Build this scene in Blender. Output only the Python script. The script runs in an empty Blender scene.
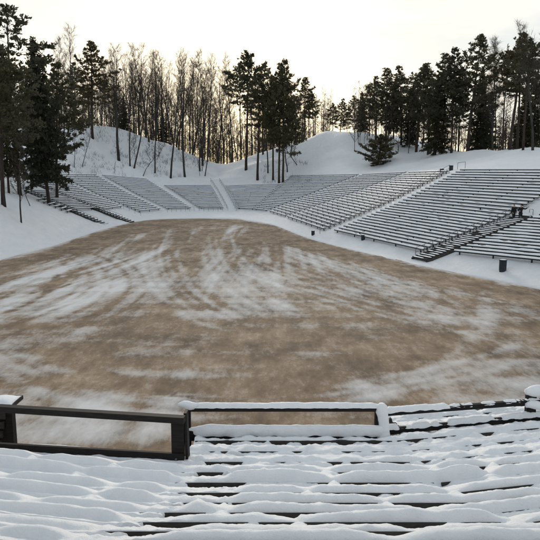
import bpy, bmesh, math, random
from mathutils import Vector, Matrix, noise as mnoise
from mathutils.bvhtree import BVHTree
import numpy as np
PI = math.pi
rnd = random.Random(7)
scn = bpy.context.scene
COL = scn.collection

# ------------------------------------------------------------------ camera
EYE, F, PIT = 8.0, 582.0, math.radians(8.8)
cp, sp = math.cos(PIT), math.sin(PIT)
cam = bpy.data.cameras.new('camera'); co = bpy.data.objects.new('camera', cam); COL.objects.link(co)
co.location = (0, 0, EYE); co.rotation_euler = (PI/2 - PIT, 0, 0)
cam.sensor_width = 36; cam.sensor_fit = 'HORIZONTAL'; cam.lens = 36 * F / 540
cam.clip_start = 0.1; cam.clip_end = 6000
scn.camera = co

def ray(u, v):                       # view direction through a photo point, scaled to unit distance along y
    a, b = (u - 270) / F, (270 - v) / F
    return Vector((a, cp + b*sp, -sp + b*cp))
def at(u, v, Y):
    d = ray(u, v); return Vector((0, 0, EYE)) + d * (Y / d.y)

# ------------------------------------------------------------------ small tools
def tag(o, label=None, cat=None, group=None, kind=None):
    if label: o['label'] = label
    if cat: o['category'] = cat
    if group: o['group'] = group
    if kind: o['kind'] = kind
    return o
def empty(name, loc=(0, 0, 0), rz=0):
    o = bpy.data.objects.new(name, None); COL.objects.link(o)
    o.location = loc; o.rotation_euler = (0, 0, rz); o.empty_display_size = .2
    return o
def link(name, me, parent=None):
    o = bpy.data.objects.new(name, me); COL.objects.link(o)
    if parent: o.parent = parent
    return o
class MB:
    def __init__(s): s.v, s.f = [], []
    def add(s, vs, fs):
        n = len(s.v); s.v += [tuple(p) for p in vs]; s.f += [tuple(i + n for i in f) for f in fs]
    def box(s, c, size, rot=None):
        c = Vector(c); hx, hy, hz = size[0]/2, size[1]/2, size[2]/2
        P = [Vector((x, y, z)) for x in (-hx, hx) for y in (-hy, hy) for z in (-hz, hz)]
        if rot is not None: P = [rot @ p for p in P]
        s.add([c + p for p in P], [(0,1,3,2),(4,6,7,5),(0,4,5,1),(2,3,7,6),(0,2,6,4),(1,5,7,3)])
    def beam(s, a, b, w, h, up=Vector((0, 0, 1)), bev=0.0):   # box from a to b; w sideways, h along up
        a, b = Vector(a), Vector(b); d = (b - a).normalized()
        sd = d.cross(up)
        sd = sd.normalized() if sd.length > 1e-4 else Vector((1, 0, 0))
        u = sd.cross(d).normalized()
        if bev <= 0:
            prof = [(-w/2, -h/2), (w/2, -h/2), (w/2, h/2), (-w/2, h/2)]
        else:
            e = bev
            prof = [(-w/2+e, -h/2), (w/2-e, -h/2), (w/2, -h/2+e), (w/2, h/2-e), (w/2-e, h/2), (-w/2+e, h/2), (-w/2, h/2-e), (-w/2, -h/2+e)]
        n = len(prof)
        vs = [p + sd*x + u*z for p in (a, b) for x, z in prof]
        fs = [(i, (i+1) % n, n + (i+1) % n, n + i) for i in range(n)] + [tuple(range(n))[::-1], tuple(range(n, 2*n))]
        s.add(vs, fs)
    def tube(s, pts, rad, n=6, cap=True):
        pts = [Vector(p) for p in pts]
        if not isinstance(rad, (list, tuple)): rad = [rad]*len(pts)
        vs, fs = [], []
        ref = Vector((.31, .17, .93)).normalized()
        for i, p in enumerate(pts):
            d = (pts[min(i+1, len(pts)-1)] - pts[max(i-1, 0)])
            d = d.normalized() if d.length > 1e-6 else Vector((0, 0, 1))
            r = ref if abs(d.dot(ref)) < .95 else Vector((1, 0, 0))
            x = d.cross(r).normalized(); y = d.cross(x)
            for k in range(n):
                t = 2*PI*k/n; vs.append(p + (x*math.cos(t) + y*math.sin(t))*rad[i])
        for i in range(len(pts)-1):
            for k in range(n):
                fs.append((i*n+k, i*n+(k+1) % n, (i+1)*n+(k+1) % n, (i+1)*n+k))
        if cap: fs += [tuple(range(n))[::-1], tuple(range((len(pts)-1)*n, len(pts)*n))]
        s.add(vs, fs)
    def mesh(s, name, mat, smooth=False):
        me = bpy.data.meshes.new(name); me.from_pydata(s.v, [], s.f)
        if mat: me.materials.append(mat)
        if smooth: me.polygons.foreach_set('use_smooth', [True]*len(me.polygons))
        me.update(); return me
    def build(s, name, mat, parent=None, smooth=False):
        return link(name, s.mesh(name, mat, smooth), parent)

# ------------------------------------------------------------------ materials
def newmat(name):
    m = bpy.data.materials.new(name); m.use_nodes = True
    nt = m.node_tree; b = nt.nodes['Principled BSDF']
    return m, nt, b
def N(nt, t, **kw):
    n = nt.nodes.new(t)
    for k, v in kw.items():
        if k in n.inputs.keys(): n.inputs[k].default_value = v
        else: setattr(n, k, v)
    return n
def noise_node(nt, scale, detail=6, rough=.6, coord='Object', stretch=None):
    tc = N(nt, 'ShaderNodeTexCoord'); n = N(nt, 'ShaderNodeTexNoise')
    n.inputs['Scale'].default_value = scale; n.inputs['Detail'].default_value = detail; n.inputs['Roughness'].default_value = rough
    if stretch:
        mp = N(nt, 'ShaderNodeMapping'); mp.inputs['Scale'].default_value = stretch
        nt.links.new(tc.outputs[coord], mp.inputs['Vector']); nt.links.new(mp.outputs['Vector'], n.inputs['Vector'])
    else: nt.links.new(tc.outputs[coord], n.inputs['Vector'])
    return n
def ramp(nt, src, stops):
    r = N(nt, 'ShaderNodeValToRGB'); e = r.color_ramp.elements
    while len(e) < len(stops): e.new(.5)
    for i, (p, c) in enumerate(stops):
        e[i].position = p; e[i].color = (c[0], c[1], c[2], 1) if isinstance(c, (tuple, list)) else (c, c, c, 1)
    nt.links.new(src, r.inputs['Fac']); return r
def bump(nt, b, src, strength, dist):
    bp = N(nt, 'ShaderNodeBump'); bp.inputs['Strength'].default_value = strength; bp.inputs['Distance'].default_value = dist
    nt.links.new(src, bp.inputs['Height']); nt.links.new(bp.outputs['Normal'], b.inputs['Normal']); return bp

def simple(name, c1, c2, scale, rough=.8, bs=.3, bd=.01, stretch=None, spec=.3):
    m, nt, b = newmat(name); n = noise_node(nt, scale, stretch=stretch)
    r = ramp(nt, n.outputs['Fac'], [(.3, c1), (.7, c2)])
    nt.links.new(r.outputs['Color'], b.inputs['Base Color']); b.inputs['Roughness'].default_value = rough
    b.inputs['Specular IOR Level'].default_value = spec
    if bs: bump(nt, b, n.outputs['Fac'], bs, bd)
    return m

def snow_mat(name, c1, c2, big, fine, bd, sss=0.0):
    m, nt, b = newmat(name)
    n1 = noise_node(nt, big, 5, .55); n2 = noise_node(nt, fine, 8, .7)
    r = ramp(nt, n1.outputs['Fac'], [(.3, c1), (.7, c2)])
    nt.links.new(r.outputs['Color'], b.inputs['Base Color'])
    b.inputs['Roughness'].default_value = .55; b.inputs['Specular IOR Level'].default_value = .25
    mx = N(nt, 'ShaderNodeMath', operation='MULTIPLY_ADD'); mx.inputs[1].default_value = .6
    nt.links.new(n1.outputs['Fac'], mx.inputs[0]); nt.links.new(n2.outputs['Fac'], mx.inputs[2])
    bump(nt, b, mx.outputs[0], .9, bd)
    if sss:
        b.inputs['Subsurface Weight'].default_value = sss; b.inputs['Subsurface Radius'].default_value = (.04, .05, .06)
        b.inputs['Subsurface Scale'].default_value = .5
    return m
M = {}
M['snow'] = snow_mat('hill_snow', (.86, .875, .90), (.925, .932, .94), .5, 1.6, .5)
M['bench_snow'] = snow_mat('bench_snow', (.78, .80, .83), (.87, .88, .90), 3, 25, .02)
M['near_snow'] = snow_mat('fresh_snow', (.78, .79, .81), (.85, .855, .865), 5, 60, .014, .15)
M['wood'] = simple('weathered_wood', (.016, .014, .013), (.05, .043, .037), 9, .8, .6, .01, (1, 1, 6))
M['stairwood'] = simple('stair_wood', (.03, .026, .023), (.065, .057, .05), 6, .75, .4, .01)
M['black'] = simple('black_painted_steel', (.006, .005, .005), (.019, .016, .014), 9, .7, .3, .003, (.6, 6, 6), .2)
M['galv'] = simple('grey_steel', (.06, .062, .066), (.11, .112, .118), 15, .45, .1, .002)
M['bark'] = simple('grey_bark', (.022, .019, .017), (.07, .062, .055), 2, .95, .6, .03, (3, 3, .6))
M['pinebark'] = simple('pine_bark', (.022, .017, .014), (.062, .043, .032), 1.5, .95, .6, .03, (3, 3, .6))
M['twig'] = simple('twigs', (.035, .027, .021), (.07, .054, .042), 1.2, .95, 0)
M['bin'] = simple('bin_paint', (.012, .014, .02), (.03, .033, .043), 5, .5, .2, .004)
M['concrete'] = simple('concrete', (.2, .195, .185), (.32, .31, .295), 2.5, .9, .4, .01)
M['dark'] = simple('dark_ground', (.02, .018, .016), (.04, .036, .032), 4, .95, .3, .02)
M['coat'] = simple('dark_coat', (.008, .008, .010), (.016, .016, .019), 12, .9, .3, .004)
M['coat2'] = simple('black_brown_coat', (.012, .010, .009), (.022, .019, .017), 12, .9, .3, .004)
M['trousers'] = simple('dark_trousers', (.012, .013, .018), (.022, .024, .032), 12, .9, .3, .004)
M['skin'] = simple('skin', (.42, .25, .18), (.50, .31, .23), 8, .5, .1, .002)
M['boots'] = simple('boots', (.01, .009, .008), (.02, .018, .016), 10, .6, .2, .002)
def needle_mat(name, c1, c2):
    m, nt, b = newmat(name); n = noise_node(nt, .8, 4)
    r = ramp(nt, n.outputs['Fac'], [(.3, c1), (.7, c2)])
    oi = N(nt, 'ShaderNodeObjectInfo'); tint = ramp(nt, oi.outputs['Random'], [(0, (.75, .80, .80)), (.5, (1, 1, 1)), (1, (1.0, .86, .66))])
    mu = N(nt, 'ShaderNodeMix', data_type='RGBA', blend_type='MULTIPLY'); mu.inputs[0].default_value = 1
    nt.links.new(r.outputs['Color'], mu.inputs[6]); nt.links.new(tint.outputs['Color'], mu.inputs[7])
    nt.links.new(mu.outputs[2], b.inputs['Base Color']); b.inputs['Roughness'].default_value = .7
    b.inputs['Specular IOR Level'].default_value = .2
    tl = N(nt, 'ShaderNodeBsdfTranslucent'); nt.links.new(mu.outputs[2], tl.inputs['Color'])
    ms = N(nt, 'ShaderNodeMixShader'); ms.inputs[0].default_value = .35
    nt.links.new(b.outputs[0], ms.inputs[1]); nt.links.new(tl.outputs[0], ms.inputs[2])
    nt.links.new(ms.outputs[0], nt.nodes['Material Output'].inputs['Surface'])
    return m
M['pine'] = needle_mat('pine_needles', (.055, .056, .034), (.115, .105, .066))
M['spruce'] = needle_mat('spruce_needles', (.042, .046, .030), (.085, .084, .054))

# ------------------------------------------------------------------ terrain: radial profiles round the bowl
# each ray: field edge, base of stand, middle, top, then hill knots
R = {}
def rdef(n, *k): R[n] = [Vector((p[0], p[1], p[2] if len(p) > 2 else 0.0)) for p in k]
rdef('n0', (0, 14), (0, 10.6, .2), (0, 8.6, 1.5), (0, 1, 5.0), (0, -8, 8.5), (0, -30, 20), (0, -70, 32), (0, -900, 8))  # outer knots here and beside: unseen hill behind camera, raised to block back-sky light
rdef('n1', (9, 15), (9.5, 12, .4), (11, 8.8, 2.6), (15, 1, 5.6), (19, -8, 9), (26, -28, 19), (50, -70, 30), (500, -800, 8))
rdef('n2', (20, 17.5), (22, 15.4, .5), (28, 10, 4), (36, 3, 8), (42, -2, 10), (60, -14, 15), (110, -40, 20), (900, -300, 8))
rdef('r0', (25, 28), (28, 28.6, .6), (36, 31, 4), (46, 34, 9), (56, 37, 10.2), (74, 43, 12.2), (120, 58, 13), (900, 250, 8))
rdef('r1', (19.8, 42), (22.3, 43.2, .8), (31.5, 46.8, 4.2), (41, 50.5, 9.0), (50, 54, 10.4), (66, 61, 12.4), (110, 82, 13), (900, 500, 8))
rdef('r2', (14.1, 54), (14.9, 57, .3), (25.6, 60.7, 3.9), (36.2, 64.5, 9.0), (45, 69, 10.6), (60, 80, 12.6), (100, 110, 13), (900, 800, 8))
rdef('r3', (5.7, 78), (7, 78.2, .8), (16.6, 81, 4.6), (26.2, 83.7, 9.3), (35, 89, 11.0), (48, 100, 13.0), (80, 140, 13.5), (800, 1000, 8))
rdef('r4', (.7, 103), (2.2, 108.6, .8), (14.6, 110.1, 4.9), (27, 111.6, 9.5), (35, 116, 11.2), (46, 124, 13.8), (75, 165, 14.5), (700, 1200, 8))
rdef('r5', (-4.2, 114.5), (-1.1, 128, .8), (10.5, 132.7, 5.0), (22.1, 137.3, 9.3), (29, 143, 12.4), (40, 153, 15.6), (65, 190, 16.5), (500, 1300, 8))
rdef('r6', (-6.8, 119), (-4, 135.5, .8), (1, 147, 5.0), (6, 159, 9.2), (8.5, 170, 15.2), (13, 184, 21.2), (26, 218, 22.0), (250, 1400, 8))
rdef('r6b', (-5.4, 117), (-2.55, 131.75, .8), (5.75, 139.85, 5.0), (14.05, 148.15, 9.25), (19, 158, 14.6), (25, 176, 22.0), (48, 205, 22), (380, 1350, 8))
rdef('r7', (-9, 120.2), (-8, 141, .8), (-11, 151, 4.9), (-14, 161, 8.2), (-12.5, 168, 10.0), (-9, 185, 13.9), (-4, 230, 13), (0, 1400, 8))
rdef('r8', (-11, 121), (-10.5, 141, .8), (-13.7, 151, 4.9), (-16.9, 161, 8.2), (-17, 168, 10.0), (-20, 185, 13.9), (-24, 230, 13), (-60, 1400, 8))
rdef('l1', (-17, 121), (-17.7, 141, .8), (-25, 148.4, 4.7), (-32.4, 155.7, 8.4), (-33, 164, 13.2), (-34, 176, 20.0), (-42, 220, 20), (-300, 1400, 8))
rdef('l2', (-23, 118.5), (-24.6, 136.9, .8), (-34.9, 144.1, 4.9), (-45.1, 151.3, 9.6), (-45.5, 160, 15.2), (-47, 172, 23.6), (-62, 212, 24), (-500, 1300, 8))
rdef('l3', (-26, 111), (-27.8, 124.6, .8), (-38.9, 129.2, 4.8), (-50, 133.7, 9.5), (-55, 145, 15.0), (-62, 160, 21.6), (-92, 200, 22), (-700, 1200, 8))
rdef('l4', (-26.8, 102), (-28.7, 111.5, .8), (-40.1, 115.5, 4.6), (-51.5, 119.5, 9.2), (-61, 126, 12.8), (-78, 138, 17.5), (-115, 165, 18), (-800, 1000, 8))
rdef('l5', (-27, 94), (-31, 103.5, .8), (-42.3, 107.4, 4.9), (-53.7, 111.3, 9.2), (-64, 115, 11.6), (-84, 124, 15), (-120, 140, 16), (-900, 800, 8))
rdef('l6', (-26.8, 84), (-30.8, 90, .8), (-39.5, 95, 4.7), (-50, 100, 8.6), (-63, 104, 10.6), (-84, 110, 13.5), (-120, 120, 15), (-900, 600, 8))
rdef('l7', (-26.4, 70), (-29, 71.5, .8), (-33.5, 74.5, 3.6), (-39, 78, 6.4), (-50, 82, 8.0), (-72, 90, 10.5), (-115, 100, 13), (-900, 400, 8))
rdef('l8', (-27, 57.5), (-29.5, 57.5, .8), (-34, 58, 3.8), (-41, 59, 6.8), (-52, 60, 8.4), (-72, 62, 11), (-115, 66, 13), (-900, 150, 8))
rdef('l9', (-25.5, 36), (-28, 34.5, .6), (-34, 32, 4), (-43, 29, 7.6), (-54, 26, 9), (-74, 20, 11), (-115, 8, 13), (-900, -150, 8))
rdef('l10', (-18, 21), (-20, 18, .5), (-25, 12, 3.8), (-33, 4, 7.2), (-42, -5, 10), (-58, -20, 15), (-90, -50, 22), (-700, -600, 8))  # left side of the unseen hill added behind the camera against back-sky light
rdef('l11', (-8, 14.2), (-9, 11.5, .3), (-10.5, 9, 2.0), (-13, 1, 5.0), (-17, -8, 8.5), (-24, -28, 19), (-45, -70, 30), (-300, -800, 8))
ORDER = ['n0','n1','n2','r0','r1','r2','r3','r4','r5','r6b','r6','r7','r8','l1','l2','l3','l4','l5','l6','l7','l8','l9','l10','l11']
def P(n, f):                           # point on the stand at fraction f of its depth along ray n
    _, B, Mi, T = R[n][:4]
    return B.lerp(Mi, f*2) if f < .5 else Mi.lerp(T, f*2 - 1)
def cr(p0, p1, p2, p3, t):
    return .5*((2*p1) + (-p0+p2)*t + (2*p0-5*p1+4*p2-p3)*t*t + (-p0+3*p1-3*p2+p3)*t**3)
nR = len(ORDER); SUB = 16
arr = np.array([[list(p) for p in R[n]] for n in ORDER])        # rays, knots, xyz
angular = []
for i in range(nR):
    for s in range(SUB):
        t = s/SUB; row = []
        for k in range(arr.shape[1]):
            p0, p1, p2, p3 = (arr[(i+d) % nR, k] for d in (-1, 0, 1, 2))
            lin = p1*(1-t) + p2*t
            if k in (1, 2, 3): row.append(lin)
            else:
                c = cr(p0, p1, p2, p3, t)
                row.append(c)
        angular.append(row)
A = np.array(angular)                                           # columns, knots, xyz
steps = [4, 14, 14, 10, 12, 10, 6]
cols = []
for c in A:
    pts = []
    for k in range(7):
        p1, p2 = c[k], c[k+1]
        for s in range(steps[k]):
            t = s/steps[k]
            if k < 3: pts.append(p1*(1-t) + p2*t)
            else:
                p0 = c[k-1] if k > 3 else 2*c[3] - c[4]
                p3 = c[k+2] if k+2 < 8 else 2*p2 - p1
                q = cr(p0, p1, p2, p3, t)
                # keep xy from plain blending where spacing differs a lot
                lin = p1*(1-t) + p2*t
                sm = t*t*(3-2*t)
                q = np.array([lin[0], lin[1], q[2] if k < 5 else p1[2]*(1-sm)+p2[2]*sm])
                pts.append(q)
    pts.append(c[7]); cols.append(pts)
G = np.array(cols)                                              # columns x radial x 3
nC, nRad = G.shape[:2]
for i in range(nC):
    for j in range(nRad):
        x, y, z = G[i, j]
        if j >= 1 and y > 12:
            w = min(1, j/4) * (1.0 if j < 32 else 1.0)
            amp = .12 if j < 32 else min(1.2, .2 + .05*(j-32))
            G[i, j, 2] += w*amp*mnoise.noise((x*.13, y*.13, 3.3)) + w*(.30 if (x < -25 and y < 98) else (.16 if j < 5 else .06))*mnoise.fractal((x*.75, y*.75, 1.3), .8, 2, 3)
            if j < 32: G[i, j, 2] -= .10
        if j == 1: G[i, j, 2] += .14*max(0, .5 + mnoise.noise((x*.3, y*.3, 0)))   # low ploughed ledge at the field edge
vs = [tuple(p) for c in G for p in c]
fs = []
for i in range(nC):
    a, b = i*nRad, ((i+1) % nC)*nRad
    for j in range(nRad-1): fs.append((a+j, a+j+1, b+j+1, b+j))
# inner floor under the field
cidx = len(vs); cx, cy = float(G[:, 0, 0].mean()), float(G[:, 0, 1].mean())
vs.append((cx, cy, -.03))
edge0 = []
for i in range(nC):
    edge0.append(len(vs)); vs.append((vs[i*nRad][0], vs[i*nRad][1], -.03))
for i in range(nC):
    j = (i+1) % nC
    fs.append((i*nRad, j*nRad, edge0[j], edge0[i])); fs.append((edge0[i], edge0[j], cidx))
me = bpy.data.meshes.new('snow_ground'); me.from_pydata(vs, [], fs); me.materials.append(M['snow'])
bm = bmesh.new(); bm.from_mesh(me); bmesh.ops.recalc_face_normals(bm, faces=bm.faces[:]); bm.to_mesh(me); bm.free()
me.polygons.foreach_set('use_smooth', [True]*len(me.polygons)); me.update()
terrain = link('snowy_ground', me); tag(terrain, kind='structure')
BV = BVHTree.FromPolygons([Vector(v) for v in vs], fs)
def gz(x, y):
    h = BV.ray_cast(Vector((x, y, 200)), Vector((0, 0, -1)))
    return h[0].z if h[0] else 0.0
def hit(u, v):
    h = BV.ray_cast(Vector((0, 0, EYE)), ray(u, v).normalized())
    return h[0]

# ------------------------------------------------------------------ the field: brown dirt with swept snow
poly = [(A[i, 0, 0], A[i, 0, 1]) for i in range(nC)]
def pip(x, y):
    c = False; j = len(poly)-1
    for i in range(len(poly)):
        xi, yi = poly[i]; xj, yj = poly[j]
        if (yi > y) != (yj > y) and x < (xj-xi)*(y-yi)/(yj-yi)+xi: c = not c
        j = i
    return c
pa = np.array(poly)
def edge_d(x, y):
    return math.sqrt(float(((pa[:, 0]-x)**2 + (pa[:, 1]-y)**2).min()))
def gp(u, v):
    p = at(u, v, 50); d = p - Vector((0, 0, EYE)); t = EYE/-d.z
    return (d.x*t, d.y*t)
# snow patches: centre and half sizes in the photo, carried to the ground plane; strength
PATCH = []
def patch(u, v, du, dv, s):
    x, y = gp(u, v); x2, _ = gp(u+du, v); _, y1 = gp(u, v-dv); _, y2 = gp(u, v+dv)
    PATCH.append((x, (y1+y2)/2, abs(x2-x), abs(y1-y2)/2, s, u, v))
for a in [(35,285,80,18,.95),(60,302,60,12,.7),(120,262,40,8,.5),(95,425,90,22,.7),(95,268,45,10,.45),(20,312,50,10,.55),(80,333,18,9,.85),(190,318,34,7,.55),(150,352,30,5,.45),(170,375,45,5,.5),
          (215,300,30,12,.7),(205,278,22,14,.5),(170,250,14,22,.5),(255,262,40,14,.6),(262,285,26,14,.55),(230,235,10,12,.4),(330,272,60,14,.5),
          (420,300,70,14,.5),(470,318,60,9,.5),(380,285,40,10,.4),(300,255,25,10,.45),(352,385,55,6,.75),(480,385,60,9,.5),(420,395,60,7,.45),
          (60,420,120,26,.75),(180,400,60,8,.4),(280,305,30,6,.4),(500,345,30,6,.3),(120,285,30,6,.4),(135,240,10,10,.35),(60,262,20,6,.4),(310,312,30,7,.4),(0,345,40,8,.35)]:
    patch(*a)
def sstep(a, b, x):
    t = max(0., min(1., (x-a)/(b-a))); return t*t*(3-2*t)
# wheel sweeps: photo polylines carried to the ground plane, repeated side by side
TRK = []
tr_r = random.Random(12)
for pts, cnt, gap, amp in [([(0,332),(40,322),(80,306),(101,288),(99,272),(80,258),(50,250)], 6, 1.3, -.42), ([(0,300),(40,296),(75,284),(84,270),(70,258)], 4, 1.0, -.38), ([(0,316),(60,304),(92,284),(90,266)], 4, .8, .34),
        ([(-5,342),(50,366),(110,386),(190,398),(290,402),(380,398)], 5, .55, -.40), ([(-5,352),(50,378),(110,397),(180,410)], 4, .6, .36),
        ([(172,226),(160,248),(163,272),(188,298),(226,320),(280,330)], 5, .9, .34), ([(186,226),(176,250),(182,276),(210,304),(250,318)], 4, .8, -.34), ([(215,226),(222,255),(250,285),(300,310),(360,322)], 5, 1.0, .30),
        ([(245,232),(320,258),(420,285),(545,312)], 6, .8, .32), ([(240,246),(310,275),(400,302),(545,330)], 6, .9, -.34), ([(250,268),(330,292),(430,318),(545,348)], 5, .9, .28), ([(275,232),(350,256),(440,276),(545,296)], 5, .7, -.30),
        ([(300,398),(400,384),(480,366),(545,344)], 4, .5, .34), ([(120,232),(70,262),(20,290),(-5,304)], 5, 1.0, -.30), ([(140,228),(110,250),(90,275)], 4, 1.0, .30)]:
    base = np.array([gp(*p) for p in pts])
    # smooth the polyline
    dense = []
    for i in range(len(base)-1):
        p0 = base[max(i-1, 0)]; p1, p2 = base[i], base[i+1]; p3 = base[min(i+2, len(base)-1)]
        for q in range(12): dense.append(cr(p0, p1, p2, p3, q/12))
    dense.append(base[-1]); dense = np.array(dense)
    tg = np.gradient(dense, axis=0); nn = np.stack([-tg[:, 1], tg[:, 0]], 1); nn /= np.linalg.norm(nn, axis=1)[:, None] + 1e-9
    for c in range(cnt):
        off = (c-(cnt-1)/2)*gap + tr_r.uniform(-.3, .3)*gap; a0 = tr_r.uniform(0, .25); a1 = tr_r.uniform(.75, 1)
        n_ = len(dense); seg = (dense + nn*off)[int(a0*n_):max(int(a1*n_), int(a0*n_)+3)]
        TRK.append((seg, amp*tr_r.uniform(.6, 1.2), tr_r.uniform(.16, .36)))
def tracks(px, py):
    tot = np.zeros(len(px)); Pn = np.stack([px, py], 1)
    for seg, amp, wd in TRK:
        lo, hi = seg.min(0)-2, seg.max(0)+2
        m_ = np.where((px > lo[0]) & (px < hi[0]) & (py > lo[1]) & (py < hi[1]))[0]
        if len(m_) == 0: continue
        best = np.full(len(m_), 1e9); Q = Pn[m_]; tt = np.zeros(len(m_))
        for i in range(len(seg)-1):
            a, d = seg[i], seg[i+1]-seg[i]; L2 = d@d + 1e-9
            t = np.clip(((Q-a)@d)/L2, 0, 1); e = Q - a - t[:, None]*d; dd = (e*e).sum(1)
            up_ = dd < best; best[up_] = dd[up_]; tt[up_] = (i+t[up_])/(len(seg)-1)
        fade = np.clip(np.minimum(tt, 1-tt)*6, 0, 1)
        tot[m_] += amp*np.exp(-best/(wd*wd))*fade
    return tot
def snow_cover(x, y, trk):
    n1 = mnoise.fractal((x*.09, y*.035, 1.7), 1.0, 2.0, 5)
    n2 = mnoise.fractal((x*.45, y*.10, 4.1), 1.0, 2.0, 4)
    # driving tracks: lines that follow the oval
    cxx, cyy = -5, 66
    rr = math.hypot((x-cxx)/25, (y-cyy)/52); an = math.atan2((y-cyy)/52, (x-cxx)/25)
    tr = mnoise.fractal((rr*26, an*1.3, 2.2), .9, 2.0, 4)
    xc = x + .0045*(y-70)**2*(1 if x < -5 else -.6)*sstep(0, 16, abs(x+5)) + 1.6*mnoise.noise((x*.03, y*.03, 6))
    st = mnoise.fractal((xc*.55, y*.030, 8.2), .9, 2.0, 5); tr2 = mnoise.fractal((xc*1.7, y*.05, 3.2), .9, 2.0, 4)
    ring = sstep(.55, .85, rr); hs_ = mnoise.fractal((x*.07, y*.75, 21.0), .9, 2.0, 5)*sstep(62, 36, y)
    s = -.02 + .30*n1 + .16*n2 + .30*hs_ + .26*tr*ring + (.22*st + .20*tr2)*(1-.6*ring)*sstep(26, 45, y)
    for px, py, rx, ry, w, pu, pv in PATCH:
        q = ((x-px)/rx)**2 + ((y-py)/ry)**2
        if q < 5: s += (.36 if (190 < pu < 345 and 240 < pv < 310) else .62)*w*math.exp(-q*.9)*(1 + .7*n2 + .6*st + .4*tr2)
    s += trk
    d = edge_d(x, y)
    s -= .55*math.exp(-((d-2.5)/2.6)**2) * (1 if y > 28 else .2)      # bare ring just inside the bank
    s += .8*math.exp(-(d/max(.25, .8 + 1.5*mnoise.fractal((x*.22, y*.22, 31), .8, 2, 3)))**2)
    s += .45*sstep(26, 15, y)*(.7+.6*n1)
    return max(0, min(1, s))
xs = np.concatenate([np.linspace(-29, 27.5, 260)]); ys = np.concatenate([np.linspace(11, 40, 150), np.linspace(40.3, 124, 280)])
idx = {}; fv, fsn = [], []
for j, y in enumerate(ys):
    for i, x in enumerate(xs):
        if pip(x, y) or edge_d(x, y) < 1.0:
            idx[(i, j)] = len(fv)
            fv.append((x, y, .018 + .012*mnoise.noise((x*.3, y*.3, 7))))
fpt = np.array(fv); trk_all = tracks(fpt[:, 0], fpt[:, 1])
fsn = [snow_cover(p[0], p[1], t) for p, t in zip(fv, trk_all)]
fv = [(p[0], p[1], p[2] + .02*s_ + .03*min(0, t)) for p, s_, t in zip(fv, fsn, trk_all)]
ff = [(idx[(i,j)], idx[(i+1,j)], idx[(i+1,j+1)], idx[(i,j+1)]) for j in range(len(ys)-1) for i in range(len(xs)-1)
      if all(k in idx for k in ((i,j),(i+1,j),(i+1,j+1),(i,j+1)))]
me = bpy.data.meshes.new('field'); me.from_pydata(fv, [], ff)
at_ = me.attributes.new('snow', 'FLOAT', 'POINT'); at_.data.foreach_set('value', fsn)
m, nt, b = newmat('dirt_and_swept_snow')
att = N(nt, 'ShaderNodeAttribute', attribute_name='snow')
n1 = noise_node(nt, 1.1, 10, .72, stretch=(1, .42, 1)); n2 = noise_node(nt, .20, 9, .66, stretch=(1, .8, 1)); n3 = noise_node(nt, 4, 9, .75, stretch=(1, .5, 1))
dirt = ramp(nt, n2.outputs['Fac'], [(.32, (.13, .089, .057)), (.48, (.255, .176, .110)), (.68, (.39, .28, .18))])
mixd = N(nt, 'ShaderNodeMix', data_type='RGBA', blend_type='MULTIPLY'); mixd.inputs[0].default_value = .75
dk = ramp(nt, n1.outputs['Fac'], [(.36, .40), (.58, 1.0)])
nt.links.new(dirt.outputs['Color'], mixd.inputs[6]); nt.links.new(dk.outputs['Color'], mixd.inputs[7])
ad = N(nt, 'ShaderNodeMath', operation='MULTIPLY_ADD'); ad.inputs[1].default_value = .9; ad.inputs[2].default_value = -.45
nt.links.new(n1.outputs['Fac'], ad.inputs[0])
ad3 = N(nt, 'ShaderNodeMath', operation='MULTIPLY_ADD'); ad3.inputs[1].default_value = .9; ad3.inputs[2].default_value = -.45
nt.links.new(n3.outputs['Fac'], ad3.inputs[0])
s1 = N(nt, 'ShaderNodeMath', operation='ADD'); s2 = N(nt, 'ShaderNodeMath', operation='ADD')
nt.links.new(att.outputs['Fac'], s1.inputs[0]); nt.links.new(ad.outputs[0], s1.inputs[1])
nt.links.new(s1.outputs[0], s2.inputs[0]); nt.links.new(ad3.outputs[0], s2.inputs[1])
msk = ramp(nt, s2.outputs[0], [(.03, 0.0), (.40, .40), (.95, .82)])
mixs = N(nt, 'ShaderNodeMix', data_type='RGBA'); mixs.inputs[7].default_value = (.74, .735, .73, 1)
nt.links.new(msk.outputs['Color'], mixs.inputs[0]); nt.links.new(mixd.outputs[2], mixs.inputs[6])
nt.links.new(mixs.outputs[2], b.inputs['Base Color']); b.inputs['Roughness'].default_value = .8; b.inputs['Specular IOR Level'].default_value = .25
bump(nt, b, s2.outputs[0], .7, .06)
me.materials.append(m); me.polygons.foreach_set('use_smooth', [True]*len(me.polygons)); me.update()
tag(link('field', me), kind='structure')

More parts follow.
